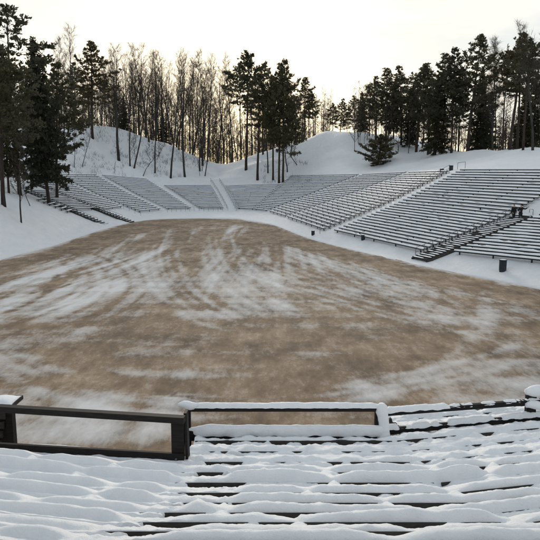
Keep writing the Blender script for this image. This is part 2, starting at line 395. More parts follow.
# ------------------------------------------------------------------ far benches
ORD = ['first','second','third','fourth','fifth','sixth','seventh','eighth','ninth','tenth','eleventh','twelfth','thirteenth','fourteenth','fifteenth',
       'sixteenth','seventeenth','eighteenth','nineteenth','twentieth','twenty-first','twenty-second','twenty-third','twenty-fourth','twenty-fifth','twenty-sixth','twenty-seventh','twenty-eighth','twenty-ninth','thirtieth']
s = MB(); s.add([(-.05,-.05,-.4),(.05,-.05,-.4),(.05,.05,-.4),(-.05,.05,-.4),(-.05,-.05,.205),(.05,-.05,.205),(.05,.05,.205),(-.05,.05,.205),
    (-.17,-.035,.205),(.34,-.035,.205),(.34,.035,.205),(-.17,.035,.205),(-.17,-.035,.26),(.34,-.035,.26),(.34,.035,.26),(-.17,.035,.26)],
    [(0,3,2,1),(0,1,5,4),(1,2,6,5),(2,3,7,6),(3,0,4,7),(4,5,9,8),(5,6,10,9),(6,7,11,10),(7,4,8,11),(12,13,14,15),(8,9,13,12),(9,10,14,13),(10,11,15,14),(11,8,12,15)])
SUPPORT = s.mesh('support', M['wood'])
def bench(p, q, outward, label, group, span=4.0, thin=False, seed=0):
    """one long bench from p to q on the slope; outward points up the slope"""
    rr = random.Random(seed); p, q = Vector(p), Vector(q)
    mid = (p+q)/2; root = empty('bench', mid); tag(root, label, 'bench', group)
    a, b = p-mid, q-mid; d = (b-a); L = d.length; d = d.normalized()
    o = Vector((outward.x, outward.y, 0)); o = (o - d*o.dot(d)); o.z = 0; o.normalize()
    H = .30
    s = MB(); up = Vector((0, 0, 1))
    s.beam(a + up*H, b + up*H, .30, .06)
    s.build('seat', M['wood'], root)
    s = MB(); s.beam(a - o*.13 + up*(H-.07), b - o*.13 + up*(H-.07), .05, .08); s.build('shade_board', M['wood'], root)  # added dark board, stands in for the shadow under the seat
    # snow: irregular blanket on the seat, drawn as a strip of cross sections
    n = max(4, int(L/.55)); vs, fs = [], []
    for i in range(n+1):
        c = a.lerp(b, i/n) if 0 < i < n else a.lerp(b, .001 if i == 0 else .999)
        g = c + mid
        t = .125 + .06*mnoise.noise((g.x*.6, g.y*.6, seed*3.1)) + rr.uniform(-.015, .015)
        t = max(.012, t)
        w = .165 + .02*mnoise.noise((g.x*.9, g.y*.9, seed*1.7+9))
        if rr.random() < .05: t = .012
        for x, z in ((-w, .012), (-w*.86, .036+t*.8), (0, .036+t), (w*.8, .036+t*.8), (w, .036)):
            vs.append(c + o*x + up*(H+z))
    for i in range(n):
        for k in range(4): fs.append((i*5+k, i*5+k+1, i*5+k+6, i*5+k+5))
    fs += [(0, 1, 2, 3, 4), tuple(n*5+k for k in (4, 3, 2, 1, 0))]
    s = MB(); s.add(vs, fs); s.build('snow_cover', M['bench_snow'], root, True)
    k = max(2, int(L/span)+1)
    for i in range(k):
        c = a.lerp(b, (i+.15)/(k-.7)); e = link('support', SUPPORT, root); e.location = c; e.rotation_euler.z = math.atan2(o.y, o.x)
    return root
def between(n0, f0, n1, f1, t): return P(n0, f0).lerp(P(n1, f1), t)
def section(n0, n1, rows, where, group, f_lo=.02, f_hi=1.0, gap0=.8, gap1=.8, start=None, seed=0, upper=None, hi0=None, hi1=None):
    for k in range(rows):
        f = f_lo + (k+.5)/rows*(f_hi-f_lo)
        p, q = P(n0, f), P(n1, f); L = (q-p).length; d = (q-p)/L
        out = (R[n0][3]-R[n0][1]) + (R[n1][3]-R[n1][1])
        a, b2 = p + d*gap0, q - d*gap1
        if start and f > start[0]: a = p.lerp(q, start[1]) if f > start[2] else p.lerp(q, start[1]*(f-start[0])/(start[2]-start[0])) + d*gap0
        bench(a, b2, out, f'snowy bench, {ORD[k]} row up in the stand {where}', group, seed=seed*40+k)
section('r1', 'r2', 29, 'right of the wide wooden staircase', 'benches right of the wooden staircase', .07, 1, 0, 2.3, seed=1)
section('r2', 'r3', 29, 'between wooden staircase and railed white aisle', 'benches between the staircase and the railed aisle', .04, 1, 1.2, 1.5, seed=2)
section('r3', 'r4', 26, 'just left of the railed white aisle', 'benches left of the railed aisle', .02, .98, 1.3, .9, seed=3)
section('r4', 'r5', 26, 'between the two narrow snowy aisles', 'benches between the narrow aisles', .02, .98, .9, .9, seed=4)
section('r5', 'r6', 24, 'below the bare white hill', 'benches below the bare white hill', .02, .98, .9, 0, seed=5)
section('r6', 'r7', 18, 'right of the twin-railed track', 'benches right of the twin-railed track', .02, .72, .02, .5, seed=6)
section('r8', 'l1', 18, 'left of the twin-railed track', 'benches left of the twin-railed track', .02, .74, .5, .95, seed=7)
section('l1', 'l2', 22, 'below the birch knoll', 'benches below the birch knoll', .02, .96, .95, .95, seed=8)
section('l2', 'l3', 22, 'on the left bank beyond the stairs', 'benches on the left bank', .02, .96, .95, .95, seed=9)
section('l3', 'l4', 20, 'between the two dark left stairs', 'benches between the left stairs', .16, .86, .8, .9, seed=10)
section('l4', 'l5', 12, 'left of both dark stairs', 'benches left of the dark stairs', .20, .62, .9, .9, seed=11)
for k in range(6):
    f = .2 + k*.05
    p = P('l5', f); q = P('l6', f); d = (q-p).normalized()
    bench(p + d*.9, p + d*(4.2+.5*k), R['l5'][3]-R['l5'][1], f'short dark bench on the left bank, {ORD[k]} from the bottom', 'short benches on the left bank', seed=500+k)

# ------------------------------------------------------------------ railings on the slopes
def railing(pts, h, label, name='railing', cat='railing', bars=2, spacing=2.0, r=.024, mat='galv', group=None):
    pts = [Vector(p) for p in pts]; base = pts[0]
    root = empty(name, base); tag(root, label, cat, group)
    L = (pts[-1]-pts[0]).length; n = max(2, int(L/spacing)+1); up = Vector((0, 0, 1))
    def pt(t):
        x = t*(len(pts)-1); i = min(int(x), len(pts)-2); return pts[i].lerp(pts[i+1], x-i)
    for i in range(n):
        p = pt(i/(n-1)) - base
        s = MB(); s.tube([p - up*.2, p + up*h], r*1.15, 6); s.build('post', M[mat], root)
    for k in range(bars):
        z = h*(1-.45*k)
        s = MB(); s.tube([pt(i/(n-1)) - base + up*z for i in range(n)], r, 6); s.build('handrail' if k == 0 else 'mid_rail', M[mat], root, True)
    return root
def along(n, f0, f1, off, k=9):
    out = []
    T = R[n][3]-R[n][1]; T = Vector((T.x, T.y, 0)).normalized(); sd = Vector((-T.y, T.x, 0))
    for i in range(k):
        p = P(n, f0+(f1-f0)*i/(k-1)) + sd*off; out.append(p)
    return out
railing(along('r3', .0, .98, .75), 1.0, 'grey pipe railing climbing beside the wide white aisle', spacing=1.6)
railing(along('r2', .0, .52, .95), 1.0, 'pipe railing along the upper side of the wooden staircase', spacing=1.0)
railing(along('r7', -.02, .9, .25), .95, 'right-hand railing of the snowy track at the far end', spacing=1.5)
railing(along('r8', -.02, .9, -.25), .95, 'left-hand railing of the snowy track at the far end', spacing=1.5)
railing(along('l4', -.05, .35, 1.0), 1.0, 'railing beside the lower flight of the longer left stair', spacing=1.4)
railing(along('l5', -.05, .25, 1.0), 1.0, 'railing beside the foot of the leftmost dark stair', spacing=1.4)
railing(along('l5', .42, .72, 1.0), 1.0, 'railing beside the top of the leftmost dark stair', spacing=1.4)
railing(along('l3', -.03, .15, .7), 1.0, 'short railing at the foot of the left bank aisle', spacing=1.2)
fr = [P('l1', .0) + Vector((-.4, -1.6, -.1)), P('l2', 0) + Vector((.8, -1.6, -.1))]
railing(fr, .9, 'low post fence in front of the benches below the knoll', name='post_fence', cat='fence', spacing=1.1, bars=1)
fr = [P('r8', .0) + Vector((-.8, -1.5, -.1)), P('l1', 0) + Vector((.8, -1.5, -.1))]
railing(fr, .9, 'low post fence in front of benches by the snowy track', name='post_fence', cat='fence', spacing=1.1, bars=1)

# dark stairs on the left bank and the wide wooden staircase on the right
def stairs(n, f0, f1, steps, width, off, label, mat='stairwood', rail=None, snowy=.3, seed=0):
    rr = random.Random(seed)
    pts = along(n, f0, f1, off, steps+1); base = pts[0]
    root = empty('staircase', base); tag(root, label, 'staircase')
    T = R[n][3]-R[n][1]; T = Vector((T.x, T.y, 0)).normalized(); sd = Vector((-T.y, T.x, 0)); up = Vector((0, 0, 1))
    for i in range(steps):
        p = (pts[i]+pts[i+1])/2 - base
        dep = (pts[i+1]-pts[i]); dep = math.hypot(dep.x, dep.y); rise = pts[i+1].z-pts[i].z
        z = up*(rise*.5 + .16)
        s = MB(); s.beam(p - sd*width/2 + z, p + sd*width/2 + z, dep*.86, .06); t = s.build('tread', M[mat], root)
        s = MB(); q = p - T*dep*.40 + z - up*(.03+rise*.45); s.beam(q - sd*width/2, q + sd*width/2, .03, rise*.8); s.build('riser', M['wood'], t)
        for _ in range(3 if rr.random() < snowy+.5 else 2):
            w = width*rr.uniform(.2, .8); c = p + sd*(width/2 - w/2 - .05)*rr.choice((-1, 1)) + z + up*.05
            s = MB(); n_ = 6; vs, fs = [], []
            for a in range(n_+1):
                x = -w/2 + w*a/n_
                for y, h in ((-dep*.4, -.02), (-dep*.2, .03*rr.uniform(.2, 1)), (dep*.1, .04*rr.uniform(.3, 1)), (dep*.4, -.02)):
                    vs.append(c + sd*x + T*y + up*(h if 0 < a < n_ else -.02))
            for a in range(n_):
                for k in range(3): fs.append((a*4+k, a*4+k+1, a*4+k+5, a*4+k+4))
            s.add(vs, fs); s.build('snow_patch', M['bench_snow'], t, True)
    for sg in (-1, 1):
        s = MB(); o = sd*sg*(width/2+.04)
        for i in range(steps): s.beam(pts[i]-base+o+up*.02, pts[i+1]-base+o+up*.02, .07, .3)
        s.build('stringer', M[mat], root)
    return root
stairs('r2', -.02, .53, 30, 2.4, -.35, 'wide dark wooden staircase dusted with snow, two people at its top', seed=3, snowy=.15)
stairs('l4', -.12, .78, 34, 1.3, .2, 'long dark stair on the left bank, the right one of two', seed=4, snowy=.05)
stairs('l5', -.10, .60, 24, 1.3, .2, 'dark stair on the left bank nearest the big spruce', seed=5, snowy=.05)

# ------------------------------------------------------------------ bins, frame, bag
def litter_bin(p, h, r, label, group=None):
    root = empty('litter_bin', p); tag(root, label, 'bin', group); up = Vector((0, 0, 1))
    s = MB(); prof = [(.86, -.1), (.9, .04), (.98, .1), (1.0, .5), (1.0, .9), (.97, .93)]
    s.tube([up*(z*h) for _, z in prof], [r*a for a, _ in prof], 16); s.build('body', M['bin'], root)
    s = MB(); s.tube([up*(h*.93), up*(h*.99), up*h], [r*1.06, r*1.06, r*.95], 16); s.build('rim', M['black'], root)
    s = MB(); s.tube([up*(h*1.0), up*(h*1.03), up*(h*1.05)], [r*.95, r*.7, r*.1], 12); s.build('snow_cap', M['bench_snow'], root, True)
    return root
def onground(u, v):
    return hit(u, v)
litter_bin(hit(502.5, 271), .95, .30, 'large dark litter bin on the snow below the right benches')
litter_bin(hit(363, 240), .62, .24, 'dark litter bin standing at the foot of the railed benches')
litter_bin(hit(313, 235), .60, .24, 'dark litter bin at the foot of the railed aisle')
tb = P('r3', 1.0)
def ondist(u, Y):
    p = at(u, 180, Y); return Vector((p.x, p.y, gz(p.x, p.y)))
pb1, pb2 = ondist(441.5, 88), ondist(450.5, 86.5)
litter_bin(pb1, .75, .30, 'small dark bin above the railed aisle, left of two', 'bins above the railed aisle')
litter_bin(pb2, .75, .30, 'small dark bin above the railed aisle, nearest the metal frame', 'bins above the railed aisle')
p0, p1 = ondist(457, 85.5), ondist(464.5, 84)
root = empty('metal_frame', p0); tag(root, 'thin metal frame standing in snow above the railed aisle', 'frame')
d = p1-p0; up = Vector((0, 0, 1))
for q in (Vector((0, 0, 0)), d):
    s = MB(); s.tube([q - up*.2, q + up*.95], .03, 6); s.build('post', M['galv'], root)
s = MB(); s.tube([up*.95, d + up*.95], .03, 6); s.build('top_bar', M['galv'], root)

# ------------------------------------------------------------------ trees
def limb_path(rr, a, d, L, n, wander, lift):
    pts = [a.copy()]; d = d.normalized()
    for i in range(n):
        d = (d + Vector((rr.gauss(0, wander), rr.gauss(0, wander), rr.gauss(0, wander)*.6 + lift))).normalized()
        pts.append(pts[-1] + d*(L/n))
    return pts, d
def bare_tree(seed, H=20, r0=.23, first=.32, nl=26, spread=.55, lmax=.26, fine=1.0, lean=0.0, wander=.05):
    rr = random.Random(seed); T, C = MB(), MB()
    # trunk
    n = 12; pts = [Vector((0, 0, -.6))]; d = Vector((lean, 0, 1)).normalized()
    for i in range(n):
        d = (d + Vector((rr.gauss(0, wander), rr.gauss(0, wander), .05))).normalized(); pts.append(pts[-1] + d*(H+.6)/n)
    zs = pts[-1].z
    rad = [r0*(1.15 if i == 0 else 1)*(1-i/n)**.8 + .012 for i in range(n+1)]
    T.tube(pts, rad, 7)
    def on(t):
        x = t*n; i = min(int(x), n-1); return pts[i].lerp(pts[i+1], x-i)
    az = rr.random()*6
    for k in range(nl):
        t = first + (1-first)*((k+.5)/nl)**.95; az += 2.4 + rr.uniform(-.4, .4)
        a = on(t); L = H*lmax*(1-.72*(t-first)/(1-first))*rr.uniform(.6, 1.15)
        s = spread*rr.uniform(.7, 1.3); dr = Vector((math.cos(az)*s, math.sin(az)*s, 1.0*rr.uniform(.6, 1.1)))
        lp, ld = limb_path(rr, a, dr, L, 5, .10, .07)
        r1 = max(.014, r0*.34*(1-t*.75)); T.tube(lp, [r1*(1-i/5*.85) for i in range(6)], 4, False)
        nb = int((4.2 + L*1.1)*fine)
        for j in range(nb):
            u = .2 + .8*j/nb; x = u*5; i = min(int(x), 4); b = lp[i].lerp(lp[i+1], x-i)
            d2 = ((lp[i+1]-lp[i]).normalized() + Vector((rr.gauss(0, .55), rr.gauss(0, .55), rr.gauss(.1, .4)))).normalized()
            L2 = L*rr.uniform(.22, .42)*(1.1-u*.4); bp, _ = limb_path(rr, b, d2, L2, 3, .12, .05)
            C.tube(bp, [max(.015, r1*.5), .016, .013, .009], 3, False)
            for m_ in range(int(6*fine)):
                u2 = .25 + .75*m_/6; x2 = u2*3; i2 = min(int(x2), 2); c = bp[i2].lerp(bp[i2+1], x2-i2)
                d3 = ((bp[i2+1]-bp[i2]).normalized() + Vector((rr.gauss(0, .6), rr.gauss(0, .6), rr.gauss(.05, .45)))).normalized()
                L3 = rr.uniform(.35, .95)*(H/20)
                mid = c + d3*L3*.5 + Vector((rr.gauss(0, .04), rr.gauss(0, .04), 0))
                C.tube([c, mid, mid + (d3 + Vector((0, 0, rr.uniform(-.3, .3)))).normalized()*L3*.5], [.012, .010, .006], 3, False)
    return T.mesh('trunk', M['bark'], True), C.mesh('crown', M['twig'])
def spray(C, rr, c, d, size, n):
    """tuft of needle blades round c"""
    for _ in range(n):
        e = (d*.7 + Vector((rr.gauss(0, .6), rr.gauss(0, .6), rr.gauss(.15, .5)))).normalized()
        L = size*rr.uniform(.6, 1.15); sd = e.cross(Vector((rr.gauss(0, 1), rr.gauss(0, 1), rr.gauss(0, 1)))).normalized()*L*rr.uniform(.16, .26)
        b = c + Vector((rr.gauss(0, .5), rr.gauss(0, .5), rr.gauss(0, .35)))*size*.55
        C.add([b - sd*.6, b + e*L*.55 - sd, b + e*L, b + e*L*.55 + sd, b + sd*.6], [(0, 1, 2, 3, 4)])
def conifer(seed, H=20, r0=.24, first=.35, nb=60, reach=.17, kind='pine', tuft=.42, dens=1.0, shape='pine', lean=0):
    rr = random.Random(seed); T, C = MB(), MB()
    n = 10; pts = [Vector((0, 0, -.6))]; d = Vector((lean, 0, 1))
    for i in range(n):
        d = (d.normalized() + Vector((rr.gauss(0, .022), rr.gauss(0, .022), .1))).normalized(); pts.append(pts[-1] + d*(H+.6)/n)
    T.tube(pts, [r0*(1.2 if i == 0 else 1)*(1-i/n)**.75 + .02 for i in range(n+1)], 8)
    def on(t):
        x = t*n; i = min(int(x), n-1); return pts[i].lerp(pts[i+1], x-i)
    az = rr.random()*6
    # a few dead snags under the crown
    for k in range(7):
        t = rr.uniform(first*.35, first); az += 2.1; dr = Vector((math.cos(az), math.sin(az), rr.uniform(-.3, .2)))
        lp, _ = limb_path(rr, on(t), dr, rr.uniform(.6, 2.0), 3, .12, -.03); T.tube(lp, [.03, .022, .015, .006], 3, False)
    for k in range(nb):
        f = ((k+rr.random())/nb); t = first + (1-first)*f*.985; az += 2.4 + rr.uniform(-.5, .5)
        a = on(t)
        if shape == 'pine':
            prof = (.55 + .75*math.sin(PI*min(1, f*1.15+.12)))*(1.0 if f < .75 else (1-f)/.25*.75+.25)
            L = H*reach*prof*rr.uniform(.35, 1.45); elev = -.12 + .75*f + rr.uniform(-.2, .25); lift = .07
        else:
            prof = (1-f)**.8*1.25 + .06
            L = H*reach*prof*rr.uniform(.7, 1.15); elev = -.42 + .75*f + rr.uniform(-.12, .12); lift = .035
        dr = Vector((math.cos(az)*math.cos(elev), math.sin(az)*math.cos(elev), math.sin(elev)))
        lp, _ = limb_path(rr, a, dr, L, 5, .08, lift)
        r1 = max(.016, r0*.26*(1-t*.7)); T.tube(lp, [r1*(1-i/5*.85) for i in range(6)], 4, False)
        m_ = max(4, int(L*(4.4 if shape == 'pine' else 6.5)*dens))
        for j in range(m_):
            u = (.38 if shape == 'pine' else .12) + (1-(.38 if shape == 'pine' else .12))*(j+.5)/m_
            x = u*5; i = min(int(x), 4); c = lp[i].lerp(lp[i+1], x-i); dd = (lp[i+1]-lp[i]).normalized()
            side = dd.cross(Vector((0, 0, 1))).normalized()*rr.gauss(0, .32*L*(1.1-u*.6)) if shape == 'pine' else dd.cross(Vector((0, 0, 1))).normalized()*rr.gauss(0, .22*L*(1.15-u))
            c = c + side + Vector((0, 0, rr.gauss(.05, .14) - (0 if shape == 'pine' else abs(rr.gauss(0, .22)))))
            spray(C, rr, c, (dd + side*.3 + (Vector((0, 0, .3)) if shape == 'pine' else Vector((0, 0, -.25)))).normalized(), tuft*rr.uniform(.7, 1.2), 12)
    spray(C, rr, pts[-1], Vector((0, 0, 1)), tuft, 16)
    return T.mesh('trunk', M['pinebark'], True), C.mesh('crown', M[kind])
BARE = [bare_tree(1, spread=.8, nl=32, lmax=.3), bare_tree(2, spread=.7, first=.4, nl=30, lmax=.28), bare_tree(3, spread=1.0, first=.28, lmax=.34, nl=34), bare_tree(4, spread=.65, first=.45, nl=28, lmax=.25, r0=.19), bare_tree(5, spread=.8, first=.3, nl=36, lmax=.3, wander=.07)]
BIRCH = [bare_tree(11, r0=.13, spread=.75, first=.35, nl=30, lmax=.24, fine=1.2), bare_tree(12, r0=.12, spread=.9, first=.3, nl=30, lmax=.26, fine=1.2)]
SMALL = [bare_tree(21, H=8, r0=.07, first=.25, nl=14, lmax=.3, spread=.6, wander=.1), bare_tree(22, H=8, r0=.06, first=.3, nl=12, lmax=.28, spread=.8, wander=.12)]
PINE = [conifer(31, first=.45), conifer(32, first=.55, nb=50), conifer(33, first=.35, nb=66, reach=.18), conifer(34, first=.5, nb=48, reach=.15, lean=.03), conifer(35, first=.28, nb=72, reach=.19)]
LOWPINE = conifer(61, first=.02, nb=64, reach=.36, r0=.7, tuft=.95, dens=.62, lean=-.10)
THIN = [conifer(41, first=.55, nb=34, reach=.14, r0=.17, dens=.75), conifer(42, first=.62, nb=30, reach=.15, r0=.17, dens=.7)]
SPRUCE = [conifer(51, first=.1, nb=120, reach=.17, kind='spruce', shape='spruce', r0=.26, tuft=.42), conifer(52, first=.2, nb=110, reach=.17, kind='spruce', shape='spruce', r0=.24, tuft=.42), conifer(53, first=.04, nb=110, reach=.2, kind='spruce', shape='spruce', r0=.2, tuft=.4)]
HB = {id(m): 20 for m in ()}
TREES = []
def tree(u, base, vtop, kind, name, look, where, wide=1.0, rot=None, lean=(0, 0)):
    """u: photo column of the foot; base: ('v', row) where the foot shows, or a distance; vtop: row of the top"""
    if isinstance(base, tuple): p = hit(u, base[1])
    else: p = ondist(u, base)
    d = ray(u, vtop); ztop = EYE + p.y*d.z/d.y; H = ztop - p.z
    T, C = kind; H0 = max(v.co.z for v in T.vertices)
    sc = H/H0
    o = empty(name, p, rnd.uniform(0, 6.28) if rot is None else rot); o.scale = (sc*wide, sc*wide, sc)
    if lean != (0, 0): o.rotation_euler = (lean[0], lean[1], o.rotation_euler.z)
    link('trunk', T, o); link('crown', C, o)
    TREES.append((o, u, look, where))
    return o
B = lambda i: BARE[i % len(BARE)]
W1 = 'on the left bank'
tree(-12, 74, 40, PINE[3], 'pine_tree', 'dark pine cut by the picture edge', W1, 1.0)
tree(20, ('v', 195), 8, THIN[0], 'pine_tree', 'tall thin pine with sparse crown', W1, 1.2)
tree(2, 80, 55, PINE[0], 'pine_tree', 'dark pine behind the thin one', W1, 1.2)
tree(49, ('v', 204), 40, SPRUCE[1], 'spruce_tree', 'huge dark spruce with low branches', W1, .84, None, (0, -.065))
tree(57, ('v', 200), 62, PINE[4], 'pine_tree', 'dark pine pressed against the huge spruce', W1, .95)
tree(31, 112, 84, PINE[2], 'pine_tree', 'dark pine behind the big trunks', W1, .9)
tree(8, 96, 66, SPRUCE[1], 'spruce_tree', 'dark spruce at the picture edge', W1, .75)
tree(17, 130, 90, BARE[0], 'bare_tree', 'bare tree behind the spruces', W1)
tree(44, 124, 110, SPRUCE[2], 'spruce_tree', 'smaller spruce behind the huge one', W1, 1.0)
tree(66, 150, 38, BIRCH[0], 'bare_birch', 'tall faint bare birch', W1, 1.0)
tree(70, 158, 28, BARE[1], 'bare_tree', 'tallest bare tree beside the huge spruce', W1, .9)
tree(18, 75, 128, SMALL[0], 'bare_sapling', 'thin bare sapling by the thin pine', W1)
tree(30, ('v', 206), 165, SMALL[1], 'bare_sapling', 'short bare sapling below the spruces', W1)
W2 = 'on the left knoll'
tree(74, ('v', 167), 122, SMALL[0], 'bare_sapling', 'slender bare sapling in a pair', W2, .8)
tree(82, ('v', 167), 118, SMALL[1], 'bare_sapling', 'slender bare sapling in a pair', W2, .8)
tree(92.5, ('v', 138), 44, PINE[2], 'pine_tree', 'broad pine with conical crown', W2, 1.15)
tree(78, 172, 62, PINE[4], 'pine_tree', 'pine half hidden behind the broad one', W2, 1.0)
tree(104, 182, 70, B(2), 'bare_tree', 'low bushy bare tree', W2)
tree(119, ('v', 160), 45, B(0), 'bare_tree', 'big bare tree with thick dark trunk', W2, 1.15)
tree(113, 178, 58, B(3), 'bare_tree', 'bare tree', W2)
tree(130, ('v', 166), 60, B(3), 'bare_tree', 'slim straight bare tree', W2, .8)
tree(134, ('v', 168), 72, B(1), 'bare_tree', 'bare tree leaning right', W2, .8, 0, (0, .16))
tree(141, 176, 48, B(4), 'bare_tree', 'tall dense bare tree', W2, 1.0)
tree(147, 182, 46, B(1), 'bare_tree', 'tall straight bare tree', W2, 1.0)
tree(155, ('v', 173), 66, B(3), 'bare_tree', 'thin crooked bare tree', W2, .75, 1, (.04, .03))
tree(158, 184, 50, B(0), 'bare_tree', 'tall bare tree with long trunk', W2, .95)
tree(170.5, ('v', 178), 58, B(1), 'bare_tree', 'bare tree standing low on the snow', W2, .8)
tree(165, 186, 56, B(2), 'bare_tree', 'spreading bare tree', W2, .85)
tree(177, 184, 60, B(4), 'bare_tree', 'bare tree with dense twigs', W2, .9)
tree(185, ('v', 177), 52, B(0), 'bare_tree', 'tall bare tree rooted at the knoll foot', W2, .8, 2, (0, .03))
tree(193, 186, 56, B(3), 'bare_tree', 'slim bare tree', W2, .9)
tree(200, ('v', 171), 50, BIRCH[0], 'bare_birch', 'fine-twigged tall birch', W2, .95, 1, (0, .02))
tree(205, ('v', 176), 92, B(3), 'bare_tree', 'strongly right-leaning bare tree', W2, .7, 0, (0, .17))
tree(143, ('v', 176), 152, SMALL[1], 'bare_shrub', 'low twiggy shrub', W2, 2.0)
tree(126, 180, 96, SPRUCE[2], 'spruce_tree', 'small dark spruce among bare trees', W2, .9)
tree(164, 190, 112, SPRUCE[2], 'spruce_tree', 'short dark spruce among bare trees', W2, 1.0)
tw = random.Random(5)
LOOK = ['thin bare tree', 'bare tree with a forked top', 'straight-stemmed bare tree', 'crooked bare tree', 'bare tree with a ragged crown']
for i in range(24):
    u = 98 + 112*(i+.5)/24 + tw.uniform(-1.5, 1.5); tree(u, tw.uniform(172, 200), tw.uniform(48, 86), B(i*3+1), 'bare_tree', LOOK[i % 5] + ' back on the ridge', W2, tw.uniform(.62, .9), None, (tw.uniform(-.05, .05), tw.uniform(-.09, .09)))
for i in range(18):
    u = tw.uniform(100, 212); tree(u, tw.uniform(170, 184), tw.uniform(118, 132) + max(0, u-120)*.25, SMALL[i % 2], 'bare_shrub', ['ragged bare bush on the ridge', 'low dark bush on the ridge'][i % 2], W2, tw.uniform(1.0, 1.6))
for i in range(14):
    u = tw.uniform(86, 205); v = tw.uniform(max(148, 133+(u-90)*.31), 176); tree(u, ('v', v), v-tw.uniform(12, 22), SMALL[i % 2], 'bare_shrub', ['small twiggy bush on the slope', 'thin twiggy shoot on the slope'][i % 2], W2, tw.uniform(1.0, 1.8))
W3 = 'in the gap at the far end'
tree(211, 186, 62, BIRCH[1], 'bare_birch', 'pale fine-twigged birch', W3, .9)
tree(217, 190, 70, B(1), 'bare_tree', 'bare tree left of the sunset glow', W3, .9)
tree(224, 196, 66, B(2), 'bare_tree', 'dark-trunked bare tree', W3, .8)
tree(232, 192, 54, B(3), 'bare_tree', 'tall thin bare tree in the glow', W3, .8)
tree(238, 198, 92, B(4), 'bare_tree', 'lower bare tree in the glow', W3, .8)
tree(246, ('v', 170), 53, PINE[1], 'pine_tree', 'tall long-stemmed pine', W3, .95)
tree(241, 186, 66, THIN[1], 'pine_tree', 'slender pine beside the tall one', W3, 1.0)
tree(257.5, ('v', 180), 74, PINE[3], 'pine_tree', 'pine with a straight dark trunk', W3, .95)
tree(263, 180, 64, THIN[0], 'pine_tree', 'thin pine behind the others', W3, 1.05)
tree(268, ('v', 173), 84, B(3), 'bare_tree', 'bare thin-stemmed tree among pines', W3, .9)
tree(252, 190, 100, B(0), 'bare_tree', 'bare tree behind the pines', W3, .9)
W4 = 'at the left foot of the white hill'
tree(273, ('v', 180), 76, PINE[0], 'pine_tree', 'pine, left one of a tight trio', W4, .8)
tree(279, ('v', 183), 66, PINE[2], 'pine_tree', 'pine, middle one of a tight trio', W4, .75)
tree(283, ('v', 183), 62, PINE[4], 'pine_tree', 'tallest pine, right one of a tight trio', W4, .78)
tree(291, 170, 104, PINE[4], 'pine_tree', 'pine half hidden by the trio', W4, .75)
tree(288, ('v', 172), 118, SMALL[0], 'bare_shrub', 'twiggy bare shrub beside the trio', W4, 1.3)
tree(297, ('v', 165), 132, SMALL[1], 'bare_shrub', 'low arching bare shrub right of the trio', W4, 1.6)
tree(304, 184, 77, PINE[2], 'pine_tree', 'open-crowned pine on the hill crest', W4, 1.05)
tree(313, 188, 92, PINE[0], 'pine_tree', 'shorter pine on the hill crest', W4, 1.0)
tree(299, 190, 88, B(2), 'bare_tree', 'bare tree on the hill crest behind pines', W4, .9)
W5 = 'on the crest of the white hill'
for u, D, v, k, nm, lk, w in [(332, 214, 104, PINE[0], 'pine_tree', 'small distant pine, dark and narrow', 1.0), (339, 205, 99, PINE[4], 'pine_tree', 'distant pine with rounded crown', 1.1), (346, 212, 112, PINE[2], 'pine_tree', 'low distant pine', 1.1),
                          (354, 196, 96, PINE[4], 'pine_tree', 'broad dark pine', 1.1), (362, 200, 82, BIRCH[1], 'bare_birch', 'pale bare birch behind the pines', 1.0), (361, 186, 92, SPRUCE[0], 'spruce_tree', 'dark spruce, leftmost of the tall ones', 1.0)]:
    tree(u, D, v, k, nm, lk, W5, w)
W6 = 'in the right-hand wood'
tree(377, ('v', 165), 135, LOWPINE, 'pine_tree', 'lone low bushy pine leaning on the open snow slope', '', 1.25, 2.6, (0, -.05))
